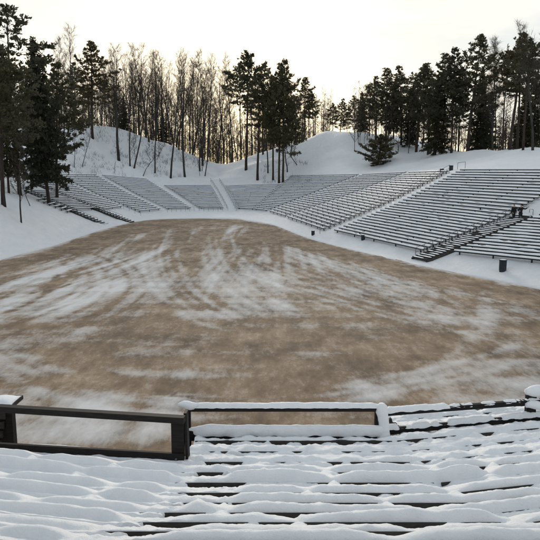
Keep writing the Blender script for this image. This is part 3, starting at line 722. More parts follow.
for u, D, v, k, nm, lk, w in [(368, 176, 84, PINE[2], 'pine_tree', 'full dark pine', 1.0), (375, 166, 76, PINE[4], 'pine_tree', 'pine behind the low bushy pine', 1.05), (385, 158, 70, PINE[2], 'pine_tree', 'tall pine with pointed top', 1.1),
    (392, 170, 78, SPRUCE[1], 'spruce_tree', 'dark narrow spruce', 1.0), (400, 160, 66, PINE[4], 'pine_tree', 'dense tall pine', 1.05), 
    (408, 158, 84, SPRUCE[0], 'spruce_tree', 'dark spruce filling a gap', .8), (457, 142, 74, PINE[3], 'pine_tree', 'pine under the towering one', .9), (421, 164, 84, PINE[4], 'pine_tree', 'pine behind two taller pines', .8),
    (415, 150, 64, PINE[2], 'pine_tree', 'pine with broad layered crown', 1.1), (427, 145, 66, PINE[0], 'pine_tree', 'pine with high crown', 1.1), 
    (434, 140, 76, SPRUCE[0], 'spruce_tree', 'dense dark spruce', .95), (442, ('v', 153.5), 56, PINE[2], 'pine_tree', 'big pine with stout trunk on the snow edge', 1.0), (450, 136, 50, PINE[4], 'pine_tree', 'towering dense pine', 1.0),
    (466, 132, 38, PINE[2], 'pine_tree', 'highest pine with tilted top', 1.1), 
    (479, 140, 70, SPRUCE[0], 'spruce_tree', 'shorter spruce by the pale birches', .9), (487, 142, 38, BIRCH[0], 'bare_birch', 'pale tall birch, left one', .9), (494, 139, 36, BIRCH[1], 'bare_birch', 'pale tall birch, right one', .95),
    (491, 128, 62, B(2), 'bare_tree', 'grey spreading bare tree', 1.0), (501, 124, 52, THIN[0], 'pine_tree', 'thin pine beside the birches', 1.1), (508, 122, 34, PINE[3], 'pine_tree', 'tall flat-topped pine', 1.15),
    (515, 124, 46, PINE[1], 'pine_tree', 'pine behind the flat-topped one', 1.1), (523, ('v', 150), 40, THIN[1], 'pine_tree', 'thin-trunked pine at the snow edge', 1.2), (519, 134, 82, SPRUCE[0], 'spruce_tree', 'low dark spruce', .9),
    (533, ('v', 150), 18, B(1), 'bare_tree', 'tall leaning bare tree at the edge', .9), (540, 116, 30, BARE[2], 'bare_tree', 'bare tree cut by the picture edge', 1.0), (530, 136, 72, SPRUCE[1], 'spruce_tree', 'dark spruce behind the leaning bare tree', .95),
    (548, 118, 60, PINE[0], 'pine_tree', 'pine just beyond the picture edge', 1.1), (484, 150, 96, SPRUCE[2], 'spruce_tree', 'short spruce behind the grey bare tree', 1.0),
    ]:
    tree(u, D, v, k, nm, lk, W6, w)
seen = {}
for o, u, look, where in TREES:
    kind = o.name.split('.')[0].split('_')[-1]
    lab = (look + ' ' + where).strip().replace(' back on the ridge on the left knoll', ' on the knoll ridge').replace('on the ridge on the left knoll', 'on the knoll ridge'); seen.setdefault(lab, []).append((u, o))
    o['category'] = {'birch': 'birch', 'tree': 'tree', 'sapling': 'sapling', 'shrub': 'shrub'}[kind]
    o['label'] = lab; o['group'] = ('trees ' + where) if where else 'lone trees'
for lab, l in seen.items():
    if len(l) > 1:
        for i, (u, o) in enumerate(sorted(l, key=lambda q: q[0])): o['label'] = lab + f', {ORD[i]} from the left'

# far wood behind: reads as one mass
wr = random.Random(99); WT = MB()
def stick(p, H, r):
    d = Vector((wr.gauss(0, .04), wr.gauss(0, .04), 1)).normalized(); t = p + d*H
    WT.tube([p - Vector((0, 0, .5)), p + d*H*.5, t], [r, r*.65, .02], 4, False)
    az = wr.random()*6
    for k in range(20):
        f = wr.uniform(.08, .97); az += 2.4; a = p + d*H*f
        L = H*.2*(1.1-f)*wr.uniform(.5, 1.3) + .4; s = wr.uniform(.5, .9)
        q = a + Vector((math.cos(az)*s, math.sin(az)*s, wr.uniform(.3, 1.0))).normalized()*L
        WT.tube([a, q], [.05, .028], 3, False)
        for _ in range(4):
            b = a.lerp(q, wr.uniform(.3, 1)); e = b + Vector((wr.gauss(0, .5), wr.gauss(0, .5), wr.gauss(.35, .4)))*L*.4
            WT.tube([b, e], [.034, .022], 3, False)
for i in range(640):
    u = wr.uniform(-30, 330); D = wr.uniform(192, 255)
    if u > 285: D += 20
    p = ondist(u, D); stick(p, wr.uniform(14, 25), wr.uniform(.07, .16))
for i in range(200):
    u = wr.uniform(352, 575); D = wr.uniform(150, 200)
    p = ondist(u, D); stick(p, wr.uniform(9, 16), wr.uniform(.07, .14))
UG = MB()
for i in range(900):
    if wr.random() < .8:
        u = wr.uniform(62, 214); v = wr.uniform(126 + max(0, u-110)*.34, 178)
    else: u = wr.uniform(262, 312); v = wr.uniform(158, 184)
    if mnoise.noise((u*.06, v*.09, 4)) < -.12: continue
    p = hit(u, min(v, 186))
    if p is None or p.y > 200: continue
    for _ in range(wr.randint(2, 5)):
        d = Vector((wr.gauss(0, .35), wr.gauss(0, .35), 1)).normalized(); L = wr.uniform(.3, 1.3); q = p + Vector((wr.gauss(0, .3), wr.gauss(0, .3), -.05)); m_ = q + d*L*.6
        UG.tube([q, m_, m_ + (d + Vector((wr.gauss(0, .5), wr.gauss(0, .5), -.1))).normalized()*L*.5], [.022, .016, .008], 3, False)
tag(UG.build('undergrowth', M['twig']), 'dry stalks and shoots poking through the snow on the wooded slopes', 'undergrowth', None, 'stuff')
w = WT.build('wood', M['twig']); tag(w, 'brown mass of bare trees far behind the hills', 'wood', None, 'stuff')

# ------------------------------------------------------------------ near stand
T9, T11 = math.tan(math.radians(9.5)), math.tan(math.radians(11))
XL, XR = -1.05, 1.7
def dist(x, y):                     # distance from the back, measured square to the bent rows
    if x < XL: return y - T9*(XL-x)
    if x > XR: return y - T11*(x-XR)
    return y
def dist_y(x, D):
    if x < XL: return D + T9*(XL-x)
    if x > XR: return D + T11*(x-XR)
    return D
def drop(D):                        # how far the stand lies under the eye
    if D < 2.6: return .793*2.6 - .042*2.6**2 - (2.6-D)*.40
    if D > 8.4: return .793*8.4 - .042*8.4**2 + (D-8.4)*.30
    return .793*D - .042*D*D
PITCH, D0 = .5, 1.5                 # plank j lies between D0+j*PITCH and the next
NB = 15
def hsh(*a): 
    x = math.sin(sum(v*k for v, k in zip(a, (12.9898, 78.233, 37.719))))*43758.5453; return x - math.floor(x)
def cells(j, x):
    """distance to the nearest snow bridge on plank j"""
    s = 1.05 + .4*hsh(j, 3); o = hsh(j, 1)*s
    k = math.floor((x-o)/s); best = 9; amp = 0
    for q in (k-1, k, k+1, k+2):
        c = o + q*s + (hsh(j, q, 5)-.5)*.5; 
        if abs(x-c) < best: best = abs(x-c)
        if c <= x: amp = hsh(j, q, 11)
    return best, amp
def near_h(x, y):
    """snow surface of the near stand"""
    D = dist(x, y); base = EYE - drop(D)
    f = (D-D0)/PITCH; j = math.floor(f); t = f-j
    seat = (j % 2 == 0)
    xe = XL + .16 + .30*hsh(j, 21) + .06*mnoise.noise((x*5, j*2.2, 3))
    left = sstep(xe, xe-.22, x)
    aend = .02 + .45*hsh(j, 8)
    aisle = sstep(XL-.05, XL+.10, x)*sstep(XL+.45+aend, XL+.30+aend, x)
    far = sstep(6.0, 6.6, D)                       # trampled walkway before the guard rails
    A = (.053 + D*(.0165 if seat else .0120)*(1+.25*left))*(1 + (.22-.15*left)*mnoise.noise((x*1.3, j*7.7, 0)) + .10*mnoise.noise((x*4, j*7.7, 3)))
    bj, ca_ = cells(j, x)
    A *= (.80 + .12*left + .40*(1-.7*left)*ca_)*(1 - .38*math.exp(-(bj/.13)**2))
    thin = max(.62*aisle, .60*far*(1-left), .75*far*left); A = .05 + (A-.05)*(1-thin)
    ov = .016*mnoise.noise((x*5.5, j*3.3, 41)) + .01*mnoise.noise((x*14, j*3.3, 44))
    wob = .035*mnoise.noise((x*1.5, j*3.1, 5)) + .02*mnoise.noise((x*5, j*3.1, 8))
    def roll(t):
        c = .27 + .6*wob
        if t < .135: return None
        if t < c: q = (t-.135)/(c-.135); return .048 + (A-.048)*math.sin(PI/2*q)**(.72+.2*left)
        q = (t-c)/(1.0-c); return -.004 + (A+.004)*(1-q**1.4)
    h = roll(t)
    jv = j if t < .5 else j+1                      # the gap between two boards
    keep = mnoise.noise((x*1.15, jv*5.3, 17)) + .45*mnoise.noise((x*4.5, jv*5.3, 19)) - .12
    open_ = sstep(-.50, .18, keep + .30*aisle - 1.1*left - .3*far*(1-aisle))
    val = .045 - .11*open_ - .05*open_*aisle + ov + .006*left*(1-far) - ov*.8*left
    if h is None: h = val if t < .10 else val + (.048-val)*(t-.10)/.035
    elif t > .93: h = h + (val-h)*sstep(.93, .985, t)
    br = cells(jv, x)[0]; bridge = math.exp(-(br/(.085-.01*left))**2)*(1-.9*aisle)*(1-.5*far)
    tv = t if t < .5 else t-1
    reach = math.exp(-(tv/.30)**2)
    h += bridge*reach*max(0, .62*A + .012 - h)
    z = base + h
    rough = (1-.5*left)
    z += rough*(.013*mnoise.fractal((x*6, y*7, 2), 1, 2, 4) + .006*mnoise.noise((x*15, y*17, 33)) + .004*mnoise.noise((x*30, y*30, 3)))*(1 if h > .0 else .3)
    if x > XL and D > 7.3: z -= .045*sstep(7.3, 7.8, D)*sstep(1.95, 1.7, x)
    if far > 0: z += far*(1-left)*(.035*mnoise.fractal((x*4.5, y*5.5, 9), 1, 2, 4)) + far*left*(.03*mnoise.noise((x*1.5, y*2.2, 4)) + .02)
    l = mnoise.noise((x*8, y*8, 31)); z += .07*max(0, l-.5)*(1-left)*(1 if h > .03 else 0)
    if aisle > .3: z += aisle*.018*mnoise.fractal((x*13, y*13, 12), 1, 2, 3)*(1 if h > .0 else 0)
    return z, False
def yend(x):
    if x < XL: return dist_y(x, 6.62)
    if x < 1.9: return 8.02
    return dist_y(x, 9.3)
xs = np.concatenate([np.arange(-6.2, -3.2, .05), np.arange(-3.2, 4.2, .022), np.arange(4.2, 6.6, .05)])
fr = np.arange(0, 1.0001, 1/330)
def make_near():
    # columns follow the bent rows: each column runs from D=1.6 to the rail
    cols = []
    for x in xs:
        ye = yend(x); De = dist(x, ye); col = []
        Ds = np.concatenate([np.arange(1.55, 5.6, .0135), np.arange(5.6, 9.35, .02)])
        for D in Ds:
            y = dist_y(x, D)
            if y > ye + .02: col.append(None); continue
            z, g = near_h(x, y); col.append((x, y, z, g, D))
        cols.append(col)
    return cols
cols_near = make_near()
# facets of the stand: name of where, x range
FAC = [('left', -99, XL, 'below the black railing'), ('mid', XL, XR, 'below the snow-capped middle barrier'), ('right', XR, 99, 'below the right-hand double rail')]
strips = {}
vid = {}
for i in range(len(cols_near)-1):
    xm = (xs[i]+xs[i+1])/2; fac = 0 if xm < XL else (1 if xm < XR else 2)
    ca, cb = cols_near[i], cols_near[i+1]
    for k in range(len(ca)-1):
        q = (ca[k], cb[k], cb[k+1], ca[k+1])
        if any(p is None for p in q): continue
        if sum(p[3] for p in q) >= 2: continue
        jj = math.floor(((ca[k][4]+ca[k+1][4])/2 - D0)/PITCH)
        b_ = jj // 2
        st = strips.setdefault((fac, b_), ({}, [], []))
        ids = []
        for (ii, kk, p) in ((i, k, q[0]), (i+1, k, q[1]), (i+1, k+1, q[2]), (i, k+1, q[3])):
            key = (ii, kk)
            if key not in st[0]: st[0][key] = len(st[1]); st[1].append(p[:3])
            ids.append(st[0][key])
        st[2].append(tuple(ids))
XLIM = {0: (-6.2, XL-.02), 1: (XL+.02, XR-.02), 2: (XR+.02, 6.5)}
for fac in range(3):
    keys = sorted(k[1] for k in strips if k[0] == fac)
    for b_ in keys:
        st = strips[(fac, b_)]
        x0, x1 = XLIM[fac]; Dm = D0 + (b_*2+1)*PITCH
        xa = x0 if fac == 0 else x0; xc = (x0+x1)/2
        # facet frame
        def pt(x, D, dz=0): return Vector((x, dist_y(x, D), EYE - drop(D) + dz))
        n_from = b_ - keys[0]
        nm = ORD[n_from] + ' row from the picture bottom'
        if fac < 2 and Dm > 6.6 and fac == 0: continue_ok = True
        org = pt(xc, Dm)
        root = empty('bench', org); tag(root, f'snow-buried bench {FAC[fac][3]}, {nm}', 'bench', 'benches of the near stand')
        me = bpy.data.meshes.new('snow_cover'); me.from_pydata([tuple(Vector(p)-org) for p in st[1]], [], st[2]); me.materials.append(M['near_snow'])
        me.polygons.foreach_set('use_smooth', [True]*len(me.polygons)); me.update(); link('snow_cover', me, root)
        De = 6.55 if fac == 0 else (7.95 if fac == 1 else 9.25)
        for nm_, d_ in (('seat', .25), ('footboard', .75)):
            D = D0 + (b_*2)*PITCH + d_ if nm_ == 'seat' else D0 + (b_*2)*PITCH + d_
            if D > De: continue
            xs0 = max(x0, 1.98) if D > 7.75 and fac == 2 else x0
            sl_ = (drop(D+.2)-drop(D-.2))/.4; s = MB(); sl_ += .116; s.beam(pt(xs0, D+.01, -.0075)-org, pt(x1, D+.01, -.0075)-org, .43*math.hypot(1, sl_)*.985, .055, up=Vector((0, sl_, 1)).normalized()); s.build(nm_, M['wood'], root)
        for xx in np.linspace(x0+.3, x1-.3, 4):
            if D0 + b_*2*PITCH + .9 > De: continue
            s = MB(); s.beam(pt(xx, D0+b_*2*PITCH+.06, -.10)-org, pt(xx, D0+b_*2*PITCH+.96, -.10)-org, .07, .12); s.build('bearer', M['wood'], root)
# dark ground below the boards, and the walls that hold the stand
vs, fs = [], []
gx = [-6.6, -4, -2, XL, 0, XR, 1.9, 2.0, 3, 5, 6.8]; gD = [0, .5, 1, 1.5, 2, 2.6, 3.5, 4.5, 5.5, 6.5, 7.2, 7.9, 8.6, 9.2]
for x in gx:
    for D in gD:
        ye = yend(x) - .05; y = min(dist_y(x, D), ye); vs.append((x, y, EYE - drop(dist(x, y)) - .24 - (.0)))
nd = len(gD)
for i in range(len(gx)-1):
    for k in range(nd-1): fs.append((i*nd+k, (i+1)*nd+k, (i+1)*nd+k+1, i*nd+k+1))
s = MB(); s.add(vs, fs); tag(s.build('ground_under_stand', M['dark']), kind='structure')
def wall(pa_, pb_, label):
    (x0, y0, z0), (x1, y1, z1) = pa_, pb_
    s = MB(); s.add([(x0, y0, -.2), (x1, y1, -.2), (x1, y1, z1), (x0, y0, z0), (x0, y0-.25, -.2), (x1, y1-.25, -.2), (x1, y1-.25, z1), (x0, y0-.25, z0)],
          [(0,1,2,3),(7,6,5,4),(3,2,6,7),(0,3,7,4),(1,5,6,2),(0,4,5,1)])
    o = s.build('retaining_wall', M['concrete']); tag(o, label, 'wall')
wall((-6.4, dist_y(-6.4, 6.55), EYE-drop(6.55)-.06), (XL-.03, 6.55, EYE-drop(6.55)-.06), 'concrete wall under the left black railing')
wall((XL+.03, 7.97, EYE-drop(7.97)-.06), (1.86, 7.97, EYE-drop(7.97)-.06), 'concrete wall under the middle guard frame')
wall((1.93, dist_y(1.93, 9.25), EYE-drop(9.25)-.06), (6.6, dist_y(6.6, 9.25), EYE-drop(9.25)-.06), 'concrete wall under the right rails')

# snow that lies on a bar: lumpy half-round ridge
def ridge(name, a, b, w, h, mat, parent, seed=0, drape=0.0, n=60, lo=.6, holes=0.0):
    a, b = Vector(a), Vector(b); d = (b-a).normalized(); up = Vector((0, 0, 1)); sd = d.cross(up).normalized()
    vs, fs = [], []; K = 9
    for i in range(n+1):
        c = a.lerp(b, i/n); e = min(1, min(i, n-i)/3+.12)
        q = mnoise.fractal((i*.13, seed*4.4, 0), 1, 2, 4)
        hh = h*e*max(.05, (lo + (1-lo)*(q+.6))); ww = w*(.94+.10*mnoise.noise((i*.2, seed, 7)))
        hf = sstep(1-holes-.22, 1-holes+.12, mnoise.noise((i*.13, seed*2.2, 40)) + .3*mnoise.noise((i*.45, seed*2.2, 44))) if holes else 0
        dr = drape*max(0, min(1, .7+.8*mnoise.noise((i*.17, seed, 21))))
        for k in range(K):
            t = k/(K-1)*2-1; x = t*ww/2*(1-.35*hf); z = hh*(1-hf)*(1-abs(t)**3.0) - hf*(.012 + .03*(1-t*t))
            if k in (0, K-1): z = (-dr*(1-hf) - .02*hf) if drape else -.004
            vs.append(c + sd*x + up*z + up*.008*mnoise.noise((i*.6, k, seed)))
    for i in range(n):
        for k in range(K-1): fs.append((i*K+k, i*K+k+1, i*K+K+k+1, i*K+K+k))
    fs += [tuple(range(K)), tuple(n*K+k for k in range(K))[::-1]]
    s = MB(); s.add(vs, fs); return s.build(name, mat, parent, True)
up = Vector((0, 0, 1))
# left black railing
pL, pR = Vector((-3.376*1.6, 6.93+.4*.62, 0)), Vector((-1.03, 6.53, 0))
dLR = (pR-pL).normalized()
zt, zl = 5.20, 4.71
root = empty('guard_railing', (pR.x, pR.y, 4.55)); tag(root, 'black two-bar steel railing at left, almost clear of snow', 'railing'); o_ = Vector((pR.x, pR.y, 4.55))
s = MB(); s.beam(pL + up*zt - o_, pR + up*zt - o_ + dLR*.02, .10, .075, bev=.006); s.build('top_rail', M['black'], root)
s = MB(); s.beam(pL + up*(zl-.06) - o_, pR + up*(zl) - o_ - dLR*.0, .05, .125, bev=.006); s.build('lower_rail', M['black'], root)
s = MB(); c = pR - dLR*.075; s.beam(c + up*4.42 - o_ + Vector((0, .035, 0)), c + up*5.16 - o_ + Vector((0, .055, 0)), .15, .07, up=Vector((0, 1, 0)), bev=.006); s.build('post', M['black'], root)
s = MB(); c = pR + dLR*.035; s.beam(c + up*4.50 - o_ + Vector((0, .1, 0)), c + up*5.24 - o_ + Vector((-.02, .16, 0)), .035, .16, up=Vector((0, 1, 0)), bev=.004); s.build('side_plate', M['black'], root)
s = MB(); c = pL + dLR*.6
s.beam(c + up*4.3 - o_, c + up*5.16 - o_ + Vector((0, .03, 0)), .12, .07, up=Vector((0, 1, 0))); s.build('post', M['black'], root)
for du in (.28, .32):
    c = pR - dLR*du*.35 + up*4.70 + Vector((0, -.055, 0)) - o_
s = MB(); c = pR - dLR*.09 + up*4.71 - o_; s.tube([c + Vector((0, -.026, 0)), c + Vector((0, -.04, 0))], .014, 8); s.build('bolt', M['galv'], root)
# middle guard frame
Ym = 7.84
xa, xb = -1.19, 1.52
root = empty('barrier', (0, Ym, 4.37)); tag(root, 'low guard barrier in the middle, thickly capped with snow', 'railing'); o_ = Vector((0, Ym, 4.37))
s = MB(); s.beam(Vector((xa, Ym, 4.80))-o_, Vector((xb, Ym, 4.80))-o_, .09, .06, bev=.006); s.build('top_rail', M['black'], root)
ridge('snow_cap', Vector((xa+.03, Ym, 4.832))-o_, Vector((xb+.06, Ym, 4.832))-o_, .125, .062, M['near_snow'], root, 1, .0, lo=.8)
s = MB(); s.beam(Vector((xa, Ym-.02, 4.42))-o_, Vector((xb+.1, Ym-.02, 4.42))-o_, .10, .15, bev=.006); s.build('lower_board', M['black'], root)
# snow plastered on the board
vs, fs = [], []; n, K = 110, 9
for i in range(n+1):
    x = xa + .0 + (xb+.1-xa)*i/n; e = min(1, (n-i)/2+.3) * min(1, i/14+.25)
    dep = .10*e*(.8+.3*mnoise.noise((x*2.2, 0, 0))); top = 4.505 + .10*e*(.9+.2*mnoise.noise((x*1.9, 3, 0))); bot = 4.425 + .02*mnoise.noise((x*7, 5, 0)) - (.0)
    for k in range(K):
        t = k/(K-1)
        if t < .55: z = bot + (top-.03-bot)*t/.55; y = Ym - .033 - dep*(.55 + .45*math.sin(PI*t/.55*.6+.4))
        else:
            q = (t-.55)/.45; y = Ym - .033 - dep*math.cos(q*PI/2)*.98 + .08*q; z = top - .03 + .03*math.sin(q*PI) - (.05*q*q)
        vs.append(Vector((x, y + .012*mnoise.noise((x*9, z*9, 1)), z + .010*mnoise.noise((x*8, y*9, 2)))) - o_)
for i in range(n):
    for k in range(K-1): fs.append((i*K+k, i*K+K+k, i*K+K+k+1, i*K+k+1))
fs += [tuple(range(K)), tuple(n*K+k for k in range(K))[::-1]]
s = MB(); s.add(vs, fs); s.build('snow_bank', M['near_snow'], root, True)
for xx, lb in ((xa+.03, 0), (xb, 1)):
    s = MB(); s.beam(Vector((xx, Ym+.0, 4.2))-o_, Vector((xx, Ym, 4.77))-o_, .07, .07, bev=.005); s.build('post', M['black'], root)
# snow hugging the right post, one rounded mass
s = MB(); pts, rad = [], []
for i in range(15):
    t = i/14; pts.append(Vector((xb+.075+.02*math.sin(t*5), Ym-.03, 4.36+.53*t))-o_); rad.append((.105-.03*math.sin(t*PI))*(1 if i < 11 else math.sqrt(max(0, 1-((i-10.6)/3.6)**2))+.02)*(1+.12*mnoise.noise((i*.7, 3, 3))))
s.tube(pts, rad, 14); s.build('snow_clump', M['near_snow'], root, True)
s = MB(); pts, rad = [], []
for i in range(9):
    t = i/8; pts.append(Vector((xa-.10+.28*t, Ym-.02, 4.86+.012*math.sin(t*7)))-o_); rad.append(.055*math.sin(PI*min(.93, max(.08, t)))**.6+.006)
s.tube(pts, rad, 10); s.build('snow_lump', M['near_snow'], root, True)
# right double rails
q0 = Vector((1.66, 7.93, 0)); q1 = Vector((3.86, 8.30, 0)); q2 = q0 + (q1-q0)*1.9
d = (q1-q0).normalized()
root = empty('guard_railing', (q0.x, q0.y, 4.37)); tag(root, 'right-hand double rail with patchy snow clinging to dark bars', 'railing'); o_ = Vector((q0.x, q0.y, 4.37))
s = MB(); s.beam(q0 + up*4.70 - o_, q2 + up*4.73 - o_, .07, .075, bev=.006); tr_ = s.build('top_rail', M['black'], root)
s = MB(); s.beam(q0 + up*4.42 - o_, q2 + up*4.50 - o_, .05, .10, bev=.006); lr_ = s.build('lower_rail', M['black'], root)
ridge('snow_cap', q0 + up*4.74 - o_ - d*.02, q0.lerp(q1, .43) + up*4.745 - o_, .12, .05, M['near_snow'], root, 4, .035, 40, .75)
ridge('snow_cap', q0.lerp(q1, .43) + up*4.742 - o_, q2 + up*4.77 - o_, .08, .03, M['near_snow'], root, 5, .03, 140, .5, .85)
ridge('snow_cap', q0 + up*4.47 - o_, q2 + up*4.553 - o_, .10, .055, M['near_snow'], root, 6, .04, 160, .7, .7)
for t in (1.0, 1.85):
    c = q0 + (q1-q0)*t
    s = MB(); s.beam(c + up*4.1 - o_ + Vector((.06, .03, 0)), c + up*4.83 - o_ + Vector((.06, .05, 0)), .14, .09, up=Vector((0, 1, 0)), bev=.006); pst = s.build('post', M['black'], root)
    s = MB(); pts, rad = [], []
    for i in range(11):
        k = i/10; pts.append(c + Vector((-.04+.34*k, .02, 4.87+.03*k)) - o_); rad.append(.085*math.sin(PI*min(.95, max(.06, k)))**.5 + .006)
    s.tube(pts, rad, 12); s.build('snow_cap', M['near_snow'], pst, True)
    s = MB(); pts, rad = [], []
    for i in range(9):
        k = i/8; pts.append(c + Vector((-.06+.3*k, -.05, 4.68+.02*math.sin(k*5))) - o_); rad.append(.06*math.sin(PI*min(.95, max(.06, k)))**.5 + .006)
    s.tube(pts, rad, 12); s.build('snow_lump', M['near_snow'], pst, True)

# the neighbouring block beyond the gap at far left: a slatted stand end
Yb = 8.6
pe = at(17, 402, Yb); root = empty('stand_end', (pe.x, Yb, pe.z-1.4)); tag(root, 'dark slatted end of the next stand with a snowy top board at far left', 'stand'); o_ = Vector((pe.x, Yb, pe.z-1.4))
zt_ = pe.z
s = MB(); s.beam(Vector((pe.x-2.2, Yb, zt_))-o_, Vector((pe.x+.01, Yb, zt_))-o_, .42, .06); s.build('top_board', M['wood'], root)
ridge('snow_cap', Vector((pe.x-2.2, Yb, zt_+.033))-o_, Vector((pe.x, Yb, zt_+.033))-o_, .40, .05, M['near_snow'], root, 12, 0, 40, .8)
for dx in (-.06, -1.0, -2.0):
    s = MB(); s.beam(Vector((pe.x+dx, Yb-.12, -.1))-o_, Vector((pe.x+dx, Yb-.12, zt_-.03))-o_, .10, .12, up=Vector((0, 1, 0))); s.build('post', M['black'], root)
s = MB(); s.beam(Vector((pe.x-2.2, Yb-.09, zt_-.42))-o_, Vector((pe.x-.05, Yb-.09, zt_-.42))-o_, .03, .72); s.build('back_panel', M['wood'], root)
for k in range(5):
    z = zt_ - .14 - k*.15
    s = MB(); s.beam(Vector((pe.x-2.2, Yb-.20+.0*k, z))-o_, Vector((pe.x-.1-.03*k, Yb-.20, z))-o_, .04, .10); sl = s.build('slat', M['wood'], root)
    ridge('snow_cap', Vector((pe.x-2.0+.1*k, Yb-.2, z+.052))-o_, Vector((pe.x-.2-.05*k, Yb-.2, z+.052))-o_, .05, .025, M['near_snow'], sl, 20+k, 0, 30, .4, .4)

# ------------------------------------------------------------------ people at the top of the staircase
def skin_mesh(name, joints, edges, mat, sub=1, root='pelvis'):
    names = list(joints); me = bpy.data.meshes.new(name)
    me.from_pydata([joints[n][0] for n in names], [(names.index(a), names.index(b)) for a, b in edges], [])
    o = bpy.data.objects.new(name, me); COL.objects.link(o)
    md = o.modifiers.new('skin', 'SKIN'); md.use_smooth_shade = True
    sk = me.skin_vertices[0].data if me.skin_vertices else None
    if sk is None:
        bpy.context.view_layer.objects.active = o
        bm = bmesh.new(); bm.from_mesh(me); bm.verts.layers.skin.verify(); bm.to_mesh(me); bm.free(); sk = me.skin_vertices[0].data
    for i, n in enumerate(names):
        r = joints[n][1]; sk[i].radius = r if isinstance(r, tuple) else (r, r); sk[i].use_root = (n == root)
    if sub: sm = o.modifiers.new('sub', 'SUBSURF'); sm.levels = sub; sm.render_levels = sub
    dg = bpy.context.evaluated_depsgraph_get(); ev = o.evaluated_get(dg); m2 = bpy.data.meshes.new_from_object(ev)
    m2.materials.clear(); m2.materials.append(mat); m2.polygons.foreach_set('use_smooth', [True]*len(m2.polygons))
    bpy.data.objects.remove(o); return m2
def person(loc, rz, label, arms, lean=0.0, coat='coat', step=.12, head_turn=0.0, hood=False):
    """x right of the person, y forward; arms: {'l': (elbow, wrist), 'r': ...} in body space"""
    root = empty('person', loc, rz); tag(root, label, 'person', 'people at the top of the staircase')
    L = lean; J = {}
    def yz(z): return L*max(0, z-.92)
    J['pelvis'] = ((0, 0, .95), (.135, .10)); J['waist'] = ((0, yz(1.1), 1.12), (.125, .095)); J['chest'] = ((0, yz(1.3), 1.32), (.15, .11)); J['neckb'] = ((0, yz(1.46), 1.46), (.075, .07)); J['neck'] = ((0, yz(1.52)+.01, 1.52), .052)
    J['jaw'] = ((0, yz(1.58)+.025, 1.585), (.062, .07)); J['head'] = ((0, yz(1.66)+.02, 1.67), (.078, .094)); J['top'] = ((0, yz(1.72)+.01, 1.745), (.055, .065))
    J['nose'] = ((0, yz(1.63)+.125, 1.64), .012)
    E = [('pelvis','waist'),('waist','chest'),('chest','neckb'),('neckb','neck'),('neck','jaw'),('jaw','head'),('head','top'),('head','nose')]
    for s, sg in (('l', -1), ('r', 1)):
        J['ear'+s] = ((sg*.085, yz(1.65), 1.655), .014); E.append(('head', 'ear'+s))
        J['sho'+s] = ((sg*.19, yz(1.42), 1.42), .068); el, wr_ = arms[s]
        J['elb'+s] = (el, .046); J['wri'+s] = (wr_, .03)
        w = Vector(wr_); dv = (w - Vector(el)).normalized(); sd = dv.cross(Vector((0, 1, .2))).normalized(); nn = sd.cross(dv)
        J['palm'+s] = (tuple(w + dv*.07), (.038, .018))
        E += [('chest', 'sho'+s), ('sho'+s, 'elb'+s), ('elb'+s, 'wri'+s), ('wri'+s, 'palm'+s)]
        for fi, (off, ln) in enumerate(((-.03, .062), (-.01, .076), (.01, .072), (.03, .056))):
            a = w + dv*.09 + sd*off; b = a + dv*ln*.6 + nn*.012; c = b + dv*ln*.35 + nn*.03
            J[f'f{s}{fi}a'] = (tuple(a), .010); J[f'f{s}{fi}b'] = (tuple(b), .0085); J[f'f{s}{fi}c'] = (tuple(c), .007)
            E += [('palm'+s, f'f{s}{fi}a'), (f'f{s}{fi}a', f'f{s}{fi}b'), (f'f{s}{fi}b', f'f{s}{fi}c')]
        a = w + dv*.04 - sd*.035*sg; b = a + dv*.03 - sd*.03*sg + nn*.015
        J['t'+s+'a'] = (tuple(a), .012); J['t'+s+'b'] = (tuple(b), .009); E += [('palm'+s, 't'+s+'a'), ('t'+s+'a', 't'+s+'b')]
        y = sg*step*.5
        J['hip'+s] = ((sg*.095, 0, .88), .088); J['kne'+s] = ((sg*.11, y*.6+.03, .49), .058); J['ank'+s] = ((sg*.115, y, .09), .042); J['toe'+s] = ((sg*.13, y+.16, .04), .035)
        E += [('pelvis', 'hip'+s), ('hip'+s, 'kne'+s), ('kne'+s, 'ank'+s), ('ank'+s, 'toe'+s)]
    link('body', skin_mesh('body', J, E, M['skin'], 2), root)
    # coat: thicker shell over torso and arms
    K = {n: (J[n][0], (J[n][1][0]+.045, J[n][1][1]+.045)) for n in ('waist', 'chest')}
    K['pelvis'] = ((0, 0, .95), (.185, .145)); K['hem'] = ((0, -.01, .78), (.195, .15)); K['neckb'] = (J['neckb'][0], (.10, .095)); K['coll'] = ((0, yz(1.52), 1.525), (.088, .088))
    KE = [('hem','pelvis'),('pelvis','waist'),('waist','chest'),('chest','neckb'),('neckb','coll')]
    for s in 'lr':
        K['sho'+s] = (J['sho'+s][0], .10); K['elb'+s] = (J['elb'+s][0], .075); K['wri'+s] = (tuple(Vector(J['wri'+s][0])*.97 + Vector(J['elb'+s][0])*.03), .055)
        KE += [('chest','sho'+s),('sho'+s,'elb'+s),('elb'+s,'wri'+s)]
    link('coat', skin_mesh('coat', K, KE, M[coat], 1), root)
    K = {'pelvis': ((0, 0, .95), (.15, .115))}; KE = []
    for s in 'lr':
        K['hip'+s] = (J['hip'+s][0], .115); K['kne'+s] = (J['kne'+s][0], .085); K['ank'+s] = (tuple(Vector(J['ank'+s][0]) + Vector((0, 0, .05))), .072)
        KE += [('pelvis','hip'+s),('hip'+s,'kne'+s),('kne'+s,'ank'+s)]
    link('trousers', skin_mesh('trousers', K, KE, M['trousers'], 1), root)
